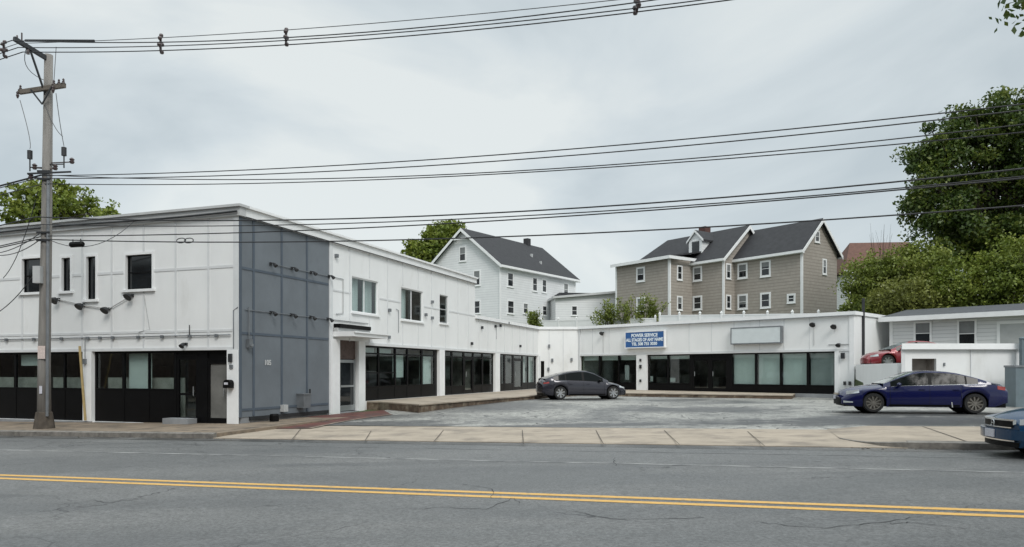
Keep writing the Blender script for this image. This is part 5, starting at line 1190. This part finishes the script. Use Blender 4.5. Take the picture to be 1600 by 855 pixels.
line([(90, 376.5), (200, 376), (400, 376), (800, 372), (1200, 350), (1600, 320)], nM - .1, .017, 'lowest heavy cable, passing in front of the white house roof')
# spacers
def spacer(px, top, bot, label):
    s = s_of(px, nT); q = np.array(SP(s, nT)); z0, z1 = (EYE + (HZ - v) * q[1] / F_PX for v in (bot, top)); b = MB()
    b.bar((q[0], q[1], z0), (q[0], q[1], z1), .05, .05)
    for f_, o_ in ((0.0, -.10), (.25, .12), (.5, -.12), (.72, .06), (1.0, -.05)):
        z = z0 + (z1 - z0) * f_; b.bar((q[0], q[1], z), tuple(q[:2] + u3[:2] * o_ * .5 - n3[:2] * o_) + (z + .03,), .05); b.lathe([(0, -.05), (.045, -.04), (.06, 0), (.045, .04), (0, .05)], tuple(q[:2] + u3[:2] * o_ * .5 - n3[:2] * o_) + (z + .03,), seg=8)
    b.build('cable_spacer', 'insulator', label=label, cat='spacer', group='spacers on the top wires')
spacer(251, 56, 81, 'black cable spacer on the top wires above the street front')
spacer(447, 47, 68.5, 'black cable spacer on the top wires, second from the left pole side')
spacer(995, 2, 18.5, 'small black cable spacer on the top wires right of the middle')
spacer(6, 66, 88, 'black cable spacer at the left edge beside the pole top')
s0, s1 = s_of(40, nT), s_of(147, nT); q0, q1 = SP(s0, nT), SP(s1, nT)
MB().tube([(q0[0], q0[1], EYE + (HZ - 63.5) * q0[1] / F_PX), (q1[0], q1[1], EYE + (HZ - 64) * q1[1] / F_PX)], .038, 8).build('line_guard', 'dark_metal', label='straight dark guard tube on the wires at the pole top', cat='cable guard')
s0 = s_of(120, nM - .1); q = SP(s0, nM - .1); z = EYE + (HZ - 382) * q[1] / F_PX; b = MB(); b.tube([tuple(np.array((q[0], q[1], z)) - u3 * .26), tuple(np.array((q[0], q[1], z)) - u3 * .22), tuple(np.array((q[0], q[1], z)) + u3 * .22), tuple(np.array((q[0], q[1], z)) + u3 * .26)], [.05, .085, .085, .05], 10)
b.bar(np.array((q[0], q[1], z)) - u3 * .15, np.array((q[0], q[1], z + .16)) - u3 * .15, .02); b.bar(np.array((q[0], q[1], z)) + u3 * .15, np.array((q[0], q[1], z + .16)) + u3 * .15, .02)
b.build('splice_case', 'car_black', label='black splice case hanging under the lowest cable', cat='cable splice')
b = MB(); 
for k in range(2):
    s0 = s_of(283 + k * 12, nM); q = np.array(SP(s0, nM)); pts = [tuple(q + u3 * (.16 * math.cos(a)) + np.array((0, 0, EYE + (HZ - 376) * q[1] / F_PX + .07 * math.sin(a)))) for a in np.linspace(0, 6.283, 14)]; b.tube(pts, .014, 5)
b.build('cable_coil', 'wire', label='loose coil of cable on the lines before the street front', cat='cable')
# service drops left of the pole
for i_, (a_, b2_, sg, lab) in enumerate((((68, 367), (-40, 395), .25, 'slack service wire left of the pole, upper one'), ((68, 377), (-40, 388), .35, 'slack service wire left of the pole, lower one'),
                         ((60, 430), (-60, 500), .5, 'service wire drooping from the pole box to the left'))):
    p = (xp(a_[0]), YP - .2, zp(a_[1])); yq = 25.0; q = ((b2_[0] - CX) / F_PX * yq, yq, EYE + (HZ - b2_[1]) * yq / F_PX)
    MB().tube(sagpath(p, q, sg), .014, 5).build('service_wire', 'wire', label=lab, cat='wire')
p = (xp(60), YP - .2, zp(300 + 45)); 
MB().tube(sagpath((xp(66), YP - .2, zp(300)), (xp(-20), 23.9, zp(430)), .4), .012, 5).build('service_wire', 'wire', label='service wire slanting down from the pole past the roof edge', cat='wire')
MB().tube(sagpath((xp(84), YP - .2, zp(377)), FA.P(FA.t(215), .1, FA.z(215, 345)), .5), .011, 5).build('service_wire', 'wire', label='service wire from the pole up to the street front coping', cat='wire')

# ---------------------------------------------------------------- cars
def smooth_interp(x, pts, sg=.05):
    px_, pv = zip(*sorted(pts)); xx = np.linspace(px_[0] - .3, px_[-1] + .3, 700); v = np.interp(xx, px_, pv)
    h = xx[1] - xx[0]; k = int(3 * sg / h) + 1; ker = np.exp(-.5 * (np.arange(-k, k + 1) * h / sg) ** 2); ker /= ker.sum()
    v = np.convolve(np.pad(v, k, mode='edge'), ker, 'valid'); return np.interp(x, xx, v)
def car(label, loc, fwd, z, P):
    L, W, wb, rw = P['L'], P['W'], P['wb'], P['rw']; paint = P['paint']; xf = P['xf']; xr = xf - wb      # wheel x positions
    root = empty('parked_car', (loc[0], loc[1], z), math.atan2(fwd[1], fwd[0]), label=label, cat='car')
    nose, tail = L / 2, -L / 2; RA = rw + .055
    cf, cb_ = P.get('bowf', .20), P.get('bowb', .12)
    def warp(x, y):
        k = np.clip((x - (nose - .9)) / .9, 0, 1); kb = np.clip(((tail + .7) - x) / .7, 0, 1); q = (np.abs(y) / (W / 2)) ** 2.3
        return x - cf * k * q + cb_ * kb * q
    P['warp'] = warp
    def Wd(x):
        xi = np.abs(x) / (L / 2); kf = np.where(x > 0, P.get('kn', .24), P.get('kt', .18))
        return W / 2 * (1 - .03 * xi ** 2 - kf * np.clip((xi - .60) / .40, 0, 1) ** 2.6)
    top = lambda x: smooth_interp(x, P['top'], .06); belt = lambda x: smooth_interp(x, P['belt'], .10)
    def bot(x):
        b_ = smooth_interp(x, P['bot'], .04)
        for c in (xf, xr):
            d = np.abs(x - c); b_ = np.where(d < RA, np.maximum(b_, rw + np.sqrt(np.maximum(RA ** 2 - d ** 2, 0))), b_)
        return b_
    X = np.unique(np.concatenate([np.linspace(tail, nose, int(L / .05)), np.linspace(nose - .2, nose, 8), np.linspace(tail, tail + .2, 8)] + [c + RA * np.cos(np.linspace(0, math.pi, 25)) for c in (xf, xr)]))
    zb, zs, zt, w = bot(X), belt(X), top(X), Wd(X)
    zs = np.minimum(zs, zt - .02); zs = np.maximum(zs, zb + .02)
    V = [0, .1, .3, .52, .72, .88, 1.0]; WF_ = [.945, .975, .998, 1.0, .985, .965, .935]; Gs = [.12, .32, .6, .85, 1.0]
    def ycs(x):   # section as function
        pass
    rows = []
    for v, f in zip(V, WF_): rows.append((w * f, zb + (zs - zb) * v))
    for g_ in Gs: rows.append((w * .935 * (1 - g_) + 0 * zs, zs + (zt - zs) * math.sin(g_ * math.pi / 2) ** .8))
    n = len(X); m_ = len(rows)
    body = MB()
    for sgn in (1, -1):
        base = len(body.v)
        for yy, zz in rows: body.v += [(float(warp(X[i], yy[i])), float(sgn * yy[i]), float(zz[i])) for i in range(n)]
        for r_ in range(m_ - 1):
            for i in range(n - 1): body.f.append((base + r_ * n + i, base + r_ * n + i + 1, base + (r_ + 1) * n + i + 1, base + (r_ + 1) * n + i))
        for e_ in (0, n - 1):      # end caps
            nf = 7; cb0 = len(body.v)
            for yy, zz in rows:
                for f_ in np.linspace(1, 0, nf): body.v.append((float(warp(X[e_], yy[e_] * f_)), float(sgn * yy[e_] * f_), float(zz[e_])))
            for r_ in range(m_ - 1):
                for q in range(nf - 1): body.f.append((cb0 + r_ * nf + q, cb0 + r_ * nf + q + 1, cb0 + (r_ + 1) * nf + q + 1, cb0 + (r_ + 1) * nf + q))
    def surf(x, z_):     # body half width at height
        x = float(x); f = float(np.interp((z_ - float(bot(np.array([x]))[0])) / max(.05, float(belt(np.array([x]))[0]) - float(bot(np.array([x]))[0])), V, WF_)); return float(Wd(np.array([x]))[0]) * f
    # greenhouse
    gx = P['glass']      # (x windshield base, x roof front, x roof rear, x rear base)
    Xg = np.linspace(gx[3], gx[0], 60); zr_ = smooth_interp(Xg, P['roof'], .07); zbt = np.minimum(belt(Xg), top(Xg)) - .01
    yb = Wd(Xg) * .925; hmax = P['H'] - .85; hh = np.clip(zr_ - zbt, 0.0, None); yt = yb - (yb - P['rwid']) * np.clip(hh / hmax, 0, 1)
    grow = [(yb, zbt), (yb + (yt - yb) * .86, zbt + hh * .86), (yb + (yt - yb) * .97 - .015, zbt + hh * .955), (yt * .72, zbt + hh * .992), (yt * .35, zbt + hh * 1.0), (yt * 0, zbt + hh * 1.004)]
    gl = {'side': MB(), 'sides': {}, 'wind': MB(), 'rear': MB(), 'body': body, 'pillar': MB()}
    for sgn in (1, -1):
        for r_ in range(5):
            for i in range(59):
                xm = (Xg[i] + Xg[i + 1]) / 2; pts = [(Xg[j], sgn * grow[q][0][j], grow[q][1][j]) for j, q in ((i, r_), (i + 1, r_), (i + 1, r_ + 1), (i, r_ + 1))]
                if r_ == 0:
                    if hh[i] < .10 or hh[i + 1] < .06 or xm < P['sw'][0] or xm > P['sw'][1]: k_ = 'body'
                    elif any(a < xm < c for a, c in P['pillars']): k_ = 'pillar'
                    else: k_ = 'side'
                elif r_ == 1: k_ = 'body'
                else: k_ = 'wind' if xm > gx[1] else ('rear' if xm < gx[2] else P.get('roofkey', 'body'))
                if k_ == 'side':
                    key = (sgn, sum(xm < a for a, c in P['pillars'])); gl['sides'].setdefault(key, MB()).quad(*pts)
                else: gl[k_].quad(*pts)
    def fin(mb, name, m, smooth=True, parent=root):
        if not mb.v: return None
        o = mb.build(name, m, parent, smooth=smooth, local=True, fixn=False)
        bm = bmesh.new(); bm.from_mesh(o.data); bmesh.ops.remove_doubles(bm, verts=bm.verts, dist=.002); bmesh.ops.recalc_face_normals(bm, faces=bm.faces); bm.to_mesh(o.data); bm.free(); sharp(o, 38); return o
    bo = fin(body, 'body', paint); [fin(q, 'side_window', P.get('sg', 'car_glass')) for q in gl['sides'].values()]; fin(gl['wind'], 'windshield', P.get('wg', 'car_glass_light')); fin(gl['rear'], 'rear_window', 'car_glass'); fin(gl['pillar'], 'door_pillar', 'car_black')
    # underside and arch liners
    un = MB(); un.box(WF, tail + .12, xr - RA - .02, -W / 2 + .2, W / 2 - .2, .2, .5); un.box(WF, xr - RA, xr + RA, -W / 2 + .42, W / 2 - .42, .2, .6); un.box(WF, xr + RA, xf - RA, -W / 2 + .12, W / 2 - .12, P['bot'][1][1] - .02, .5); un.box(WF, xf - RA, xf + RA, -W / 2 + .42, W / 2 - .42, .2, .6); un.box(WF, xf + RA + .02, nose - .15, -W / 2 + .25, W / 2 - .25, .2, .45)
    for c in (xf, xr):
        for sgn in (1, -1):
            A = np.linspace(-.15, math.pi + .15, 20); yo = sgn * (float(Wd(np.array([c]))[0]) * .94); yi = sgn * (W / 2 - .40)
            for a, a2 in zip(A, A[1:]):
                r1 = RA + .004; un.quad((c + r1 * math.cos(a), yo, rw + r1 * math.sin(a)), (c + r1 * math.cos(a2), yo, rw + r1 * math.sin(a2)), (c + r1 * math.cos(a2), yi, rw + r1 * math.sin(a2)), (c + r1 * math.cos(a), yi, rw + r1 * math.sin(a)))
            un.poly([(c + RA * math.cos(a), yi, rw + RA * math.sin(a)) for a in np.linspace(0, 6.283, 20)[:-1]])
    un.build('underbody', 'car_black', root, local=True, fixn=False)
    # wheels
    for c in (xf, xr):
        for sgn in (1, -1):
            yo = sgn * (float(Wd(np.array([c]))[0]) * .97); tw = .215
            h = MB(); rr = rw * .70
            prof = [(rr, 0), (rw * .93, .0), (rw * .985, .03), (rw, .07), (rw, tw - .06), (rw * .98, tw - .02), (rw * .9, tw), (rr, tw)]
            t_ = h.lathe([(r_, -sgn * q) for r_, q in prof], (c, yo, rw), 'y', 36).build('wheel', 'tyre', root, smooth=True, local=True); sharp(t_, 50)
            rm = MB(); rm.lathe([(rr, -sgn * .005), (rr * .95, -sgn * .02), (rr * .90, -sgn * .09)], (c, yo, rw), 'y', 36)
            ns = P.get('spokes', 5)
            for k in range(ns):
                a = 2 * math.pi * (k + P.get('ph', .3)) / ns; ca, sa = math.cos(a), math.sin(a); ws = P.get('sw_', .032)
                def pt(r_, s_, d): return (c + r_ * ca - s_ * sa, yo - sgn * d, rw + r_ * sa + s_ * ca)
                v8 = [pt(.03, -ws, .03), pt(.03, ws, .03), pt(rr * .97, ws * 1.15, .012), pt(rr * .97, -ws * 1.15, .012), pt(.03, -ws, .07), pt(.03, ws, .07), pt(rr * .97, ws * 1.15, .05), pt(rr * .97, -ws * 1.15, .05)]
                rm.add(v8, [(0, 1, 2, 3), (4, 7, 6, 5), (0, 4, 5, 1), (2, 6, 7, 3), (1, 5, 6, 2), (3, 7, 4, 0)])
            rm.lathe([(0, -sgn * .02), (.055, -sgn * .022), (.06, -sgn * .05)], (c, yo, rw), 'y', 16)
            rm.build('rim', P.get('rim', 'rim'), t_, local=True)
            MB().lathe([(0, -sgn * .10), (rr * .96, -sgn * .10)], (c, yo, rw), 'y', 24).build('brake_disc', 'rim_dark', t_, local=True)
    def patch(x0, x1, zl0, zl1, sgn, off=.006, nx=8, nz=3, zr0=None, zr1=None):
        mb = MB(); A = np.linspace(0, 1, nx); B = np.linspace(0, 1, nz); zr0 = zl0 if zr0 is None else zr0; zr1 = zl1 if zr1 is None else zr1
        for a in A:
            for q in B:
                x = x0 + (x1 - x0) * a; zz = (zl0 + (zr0 - zl0) * a) * (1 - q) + (zl1 + (zr1 - zl1) * a) * q; yv = surf(x, zz); mb.v.append((float(warp(x, yv)), sgn * (yv + off), zz))
        for i in range(nx - 1):
            for j in range(nz - 1): mb.f.append((i * nz + j, (i + 1) * nz + j, (i + 1) * nz + j + 1, i * nz + j + 1))
        return mb
    bx_ = P['belt_seam']
    for sgn in (1, -1):
        seam = MB()
        for xs_ in P['seams']:
            p_ = patch(xs_ - .006, xs_ + .006, P['bot'][1][1] + .06, bx_ , sgn, .003, 2, 6); seam.add(p_.v, p_.f)
        p_ = patch(P['seams'][-1], P['seams'][0], P['bot'][1][1] + .055, P['bot'][1][1] + .065, sgn, .003, 20, 2); seam.add(p_.v, p_.f)
        seam.build('door_seam', 'car_black', root, local=True)
        for hx in P['handles']:
            yy = surf(hx, bx_ - .10); b = MB(); b.box(WF, hx - .09, hx + .09, sgn * (yy + .012), sgn * (yy + .03), bx_ - .115, bx_ - .09); b.build('door_handle', P.get('hm', paint), root, local=True)
        h0 = P['head']; patch(h0[0], h0[1], h0[2], h0[3], sgn, .008, 10, 4, h0[4], h0[5]).build('headlight', 'lamp_glass', root, smooth=True, local=True)
        t0_ = P['tailamp']; patch(t0_[0], t0_[1], t0_[2], t0_[3], sgn, .008, 8, 4, t0_[4], t0_[5]).build('taillight', 'tail_red', root, smooth=True, local=True)
        mxp = P['mirror']; yy = surf(mxp, bx_) ; b = MB(); b.lathe([(0, -.09), (.05, -.08), (.075, 0), (.06, .08), (0, .1)], (mxp, sgn * (yy + .12), bx_ + .07), 'y', 10); b.bar((mxp + .03, sgn * (yy - .04), bx_ + .0), (mxp, sgn * (yy + .1), bx_ + .05), .04); b.build('wing_mirror', paint if not P.get('mb') else 'car_black', root, smooth=True, local=True)
        # chrome/black window lower strip
        b = MB(); X2 = np.linspace(P['sw'][0], P['sw'][1], 20); 
        for a, c in zip(X2, X2[1:]):
            pts = []
            for x in (a, c):
                zbv = float(min(belt(np.array([x]))[0], top(np.array([x]))[0])) - .01; yv = float(Wd(np.array([x]))[0]) * .925; pts.append((x, yv, zbv))
            b.quad((pts[0][0], sgn * (pts[0][1] + .012), pts[0][2] - .004), (pts[1][0], sgn * (pts[1][1] + .012), pts[1][2] - .004), (pts[1][0], sgn * (pts[1][1] + .004), pts[1][2] + .022), (pts[0][0], sgn * (pts[0][1] + .004), pts[0][2] + .022))
        b.build('window_trim', P.get('trim', 'car_black'), root, local=True)
        # sill
        patch(xf - RA - .06, xr + RA + .06, P['bot'][1][1] + .0, P['bot'][1][1] + .055, sgn, .004, 8, 2).build('sill_trim', 'car_black', root, local=True)
    P['extra'](root, surf, nose, tail, Wd, top)
    return root
def bumper_nose(root, pts, z0, z1, m, name, nose_x, off=.01, n=14, hw=.6, curve=.12, W2=.9, c=.20):
    b = MB(); Y_ = np.linspace(-hw, hw, n)
    for y in Y_: x = nose_x + off - c * (abs(y) / W2) ** 2.3; b.v += [(x, y, z0), (x + .0, y, z1), (x - .06, y, z1), (x - .06, y, z0)]
    for i in range(n - 1):
        for a, c in ((0, 1), (1, 2), (3, 0)): b.f.append((i * 4 + a, (i + 1) * 4 + a, (i + 1) * 4 + c, i * 4 + c))
    return b.build(name, m, root, local=True)
# navy sedan
def ex_blue(root, surf, nose, tail, Wd, top):
    wn = float(Wd(np.array([nose]))[0])
    bumper_nose(root, None, .26, .50, 'car_black', 'grille', nose, .012, hw=wn * .9, curve=.03); bumper_nose(root, None, .60, .66, 'chrome', 'upper_grille', nose, .014, hw=wn * .8, curve=.03)
    MB().box(WF, nose, nose + .03, -.17, .17, .44, .56).build('number_plate', 'plate_white', root, local=True)
    b = MB()
    for sgn in (1, -1): b.quad((nose - .40, sgn * (surf(nose - .4, .36) + .006), .33), (nose - .12, sgn * (surf(nose - .12, .36) + .006), .33), (nose - .12, sgn * (surf(nose - .12, .42) + .006), .40), (nose - .40, sgn * (surf(nose - .4, .42) + .006), .37))
    b.build('fog_lamp', 'lamp_glass', root, local=True)
    b = MB(); x = -.85; b.quad((x, surf(x, .25) + .006, .2), (x + .035, surf(x, .25) + .006, .2), (x + .065, surf(x, .40) + .006, .38), (x + .03, surf(x, .40) + .006, .38)); b.build('pale_streak', 'light_grey', root, local=True)  # short pale grey streak low on one side
def vsc(pts, L, s): return pts
blue = dict(L=5.10, W=1.84, H=1.46, wb=3.02, rw=.335, xf=1.52, paint='paint_blue', kn=.26, kt=.16,
    top=[(-2.55, .84), (-2.47, 1.00), (-2.2, 1.06), (-1.75, 1.07), (-1.2, 1.0), (.9, 1.0), (1.15, .985), (1.7, .93), (2.15, .84), (2.38, .74), (2.48, .62), (2.55, .5)],
    belt=[(-2.51, .74), (-2.2, .97), (-1.6, .985), (-.5, .955), (.6, .92), (1.2, .88), (1.8, .80), (2.2, .70), (2.51, .46)],
    bot=[(-2.51, .36), (-2.1, .22), (1.9, .19), (2.2, .2), (2.51, .27)],
    roof=[(-1.98, 1.05), (-1.55, 1.22), (-1.0, 1.385), (-.6, 1.44), (-.1, 1.46), (.25, 1.42), (.7, 1.24), (1.22, .985)], glass=(1.22, .30, -.85, -1.98), rwid=.60,
    sw=(-1.62, .98), pillars=[(-.22, -.12), (-1.28, -1.22)], seams=[1.02, -.16, -1.08], handles=[.08, -.93], belt_seam=.90, mirror=.78,
    head=(2.02, 2.42, .68, .80, .62, .74), tailamp=(-2.47, -2.2, .78, .90, .82, .94), spokes=10, rim='rim_dark', sw_=.018, trim='chrome', extra=ex_blue)
fb = np.array((-.975, .222)); mid = np.array((14.12, 25.45)); ctr = mid + np.array((.222, .975)) * .84 - fb * (1.52 - 1.51)
bc = car('dark blue four door sedan parked sideways in the lot before the white outbuilding', ctr, fb, .165, blue); bc.scale = (1.05, 1, 1)
# charcoal fastback
def ex_grey(root, surf, nose, tail, Wd, top):
    wn = float(Wd(np.array([nose]))[0]); bumper_nose(root, None, .26, .36, 'car_black', 'grille', nose, .012, hw=wn * .9, curve=.03)
    MB().box(WF, nose, nose + .025, -.16, .16, .42, .54).build('number_plate', 'plate_white', root, local=True)
grey = dict(L=4.70, W=1.85, H=1.50, wb=2.88, rw=.34, xf=1.50, paint='paint_grey', kn=.30, kt=.22,
    top=[(-2.35, .80), (-2.28, 1.02), (-2.05, 1.08), (-1.4, 1.05), (.8, 1.0), (1.1, .97), (1.6, .88), (2.0, .77), (2.22, .66), (2.35, .48)],
    belt=[(-2.35, .72), (-2.0, .99), (-1.2, .99), (0, .95), (1.0, .88), (1.7, .76), (2.1, .65), (2.35, .42)],
    bot=[(-2.35, .34), (-2.0, .22), (1.8, .19), (2.1, .2), (2.35, .26)],
    roof=[(-2.15, 1.07), (-1.5, 1.28), (-.9, 1.43), (-.35, 1.50), (.1, 1.49), (.5, 1.36), (1.22, .965)], glass=(1.22, .28, -.7, -2.15), rwid=.60, roofkey='rear',
    sw=(-1.75, .95), pillars=[(-.20, -.10), (-1.10, -1.05)], seams=[.98, -.15, -1.0], handles=[.1, -.85], belt_seam=.90, mirror=.72,
    head=(1.92, 2.26, .62, .71, .56, .62), tailamp=(-2.30, -2.02, .80, .88, .84, .92), spokes=7, extra=ex_grey, mb=1, wg='car_glass_light')
fg = np.array((.975, .22)); mid = np.array((3.90, 38.5)); ctr = mid + np.array((-.22, .975)) * .84 - fg * (1.50 - 1.44)
car('charcoal grey fastback car parked at the back of the lot by the walkway', ctr, fg, .135, grey)
# teal saloon at the kerb
def ex_teal(root, surf, nose, tail, Wd, top):
    k = dict(W2=.88, c=.26)
    bumper_nose(root, None, .33, .50, 'paint_teal', 'bumper', nose, .085, hw=.84, n=24, **k)
    bumper_nose(root, None, .545, .655, 'car_black', 'grille', nose, .012, hw=.50, **k)
    bumper_nose(root, None, .655, .685, 'chrome', 'grille_bar', nose, .03, hw=.54, **k); bumper_nose(root, None, .528, .545, 'chrome', 'grille_bar', nose, .016, hw=.46, **k)
    bumper_nose(root, None, .20, .285, 'car_black', 'lower_intake', nose, .010, hw=.60, **k); bumper_nose(root, None, .30, .32, 'chrome', 'bumper_strip', nose, .05, hw=.56, **k)
    b = MB(); x = nose + .04; b.bar((x, -.045, .555), (x, -.036, .645), .013); b.bar((x, .045, .555), (x, .036, .645), .013); b.bar((x, -.04, .60), (x, .04, .60), .013); b.lathe([(.070, 0), (.078, .006), (.070, .012)], (0, 0, 0), 'z', 20, close=True)
    v = b.v[-60:]; b.v[-60:] = [(x + q[2], q[1], .60 + q[0] * .82) for q in v]; b.build('emblem', 'chrome', root, local=True)
    MB().box(WF, nose + .08, nose + .10, -.155, .155, .35, .49).build('number_plate', 'plate_white', root, local=True)
    for sgn in (1, -1):
        b = MB(); Y_ = np.linspace(.52, float(Wd(np.array([nose]))[0]) * .93, 9)
        for i, y in enumerate(Y_): xx = nose + .035 - .26 * (y / .88) ** 2.3; b.v += [(xx, sgn * y, .59 + .02 * i / 8), (xx, sgn * y, .655 + .035 * i / 8)]
        b.f = [(2 * i, 2 * i + 2, 2 * i + 3, 2 * i + 1) for i in range(8)]; b.build('headlight', 'lamp_glass', root, local=True)
teal = dict(L=4.6, W=1.76, H=1.44, wb=2.68, rw=.32, xf=1.40, paint='paint_teal', kn=.26, kt=.16,
    top=[(-2.3, .82), (-2.2, 1.00), (-1.8, 1.04), (-1.2, .98), (.8, .98), (1.05, .965), (1.5, .91), (1.95, .82), (2.16, .745), (2.26, .69), (2.3, .62)],
    belt=[(-2.3, .74), (-2.0, .95), (-1.2, .95), (0, .92), (1.0, .87), (1.7, .77), (2.1, .68), (2.3, .56)],
    bot=[(-2.3, .34), (-1.9, .22), (1.8, .18), (2.1, .18), (2.3, .2)],
    roof=[(-1.85, 1.02), (-1.3, 1.25), (-.7, 1.41), (-.2, 1.44), (.2, 1.40), (.6, 1.23), (1.12, .96)], glass=(1.12, .25, -.75, -1.85), rwid=.58,
    sw=(-1.45, .9), pillars=[(-.2, -.1)], seams=[.92, -.15, -1.05], handles=[.05, -.9], belt_seam=.86, mirror=.72,
    head=(1.86, 2.29, .66, .75, .59, .69), tailamp=(-2.25, -2.0, .76, .88, .8, .92), spokes=6, extra=ex_teal, bowf=.26)
ft = -U; nc = 15.35; sc_ = 4.02 + 2.3; ft = np.array((-.990, .14)); fc = np.array(SP(4.30, 15.42)[:2]); car('teal blue saloon parked at the kerb, cut off by the right edge', fc - ft * 2.3, ft, road_z(sc_ - 1) - .01, teal)
# red car on the terrace
red = dict(grey); red.update(paint='paint_red', mb=0, extra=lambda *a: None, roofkey='body', L=4.5, xf=1.32, wb=2.6, H=1.42, rwid=.58,
    top=[(-2.25, .80), (-2.15, 1.0), (-1.6, 1.03), (.7, 1.0), (1.0, .97), (1.6, .89), (2.0, .78), (2.18, .66), (2.25, .5)], roof=[(-1.75, 1.02), (-1.2, 1.25), (-.7, 1.39), (-.2, 1.42), (.15, 1.39), (.55, 1.22), (1.15, .965)], glass=(1.15, .2, -.7, -1.75),
    belt=[(-2.25, .72), (-1.9, .95), (-1.2, .96), (0, .93), (1.0, .87), (1.7, .76), (2.05, .65), (2.25, .42)], bot=[(-2.25, .34), (-1.9, .22), (1.8, .19), (2.05, .2), (2.25, .26)], sw=(-1.4, .9), head=(1.84, 2.17, .62, .74, .58, .66), tailamp=(-2.2, -1.95, .76, .88, .8, .92), spokes=8)
fr_ = np.array((-.99, .10)); wheel = np.array(Wp(1387, 560, 37.6)[:2]); car('red car parked on the raised terrace, front half showing beside the outbuilding', wheel + np.array((.1, .99)) * .82 - fr_ * 1.32, fr_, 1.74, red)

# leaf litter and bits at the kerb
b = MB()
for _ in range(60):
    px = random.choice((random.uniform(0, 370), random.uniform(1320, 1520), random.uniform(470, 640))); s = s_of(px, 16.3); n = 16.5 - abs(random.gauss(0, .12)); z = road_z(s) + .006
    if px > 400 and px < 700: x_, y_, z_ = G(px, random.uniform(640, 668), .02); 
    else: x_, y_, z_ = SP(s, n, z)
    a = random.uniform(0, 3.14); r_ = random.uniform(.015, .05); ca, sa = math.cos(a) * r_, math.sin(a) * r_
    b.quad((x_ - ca, y_ - sa, z_), (x_ + sa * .5, y_ - ca * .5, z_ + .01), (x_ + ca, y_ + sa, z_), (x_ - sa * .5, y_ + ca * .5, z_ + .008))
b.build('leaf_litter', 'dirt', kind='stuff', label='scattered dead leaves and grit along the kerb', cat='litter', fixn=False)
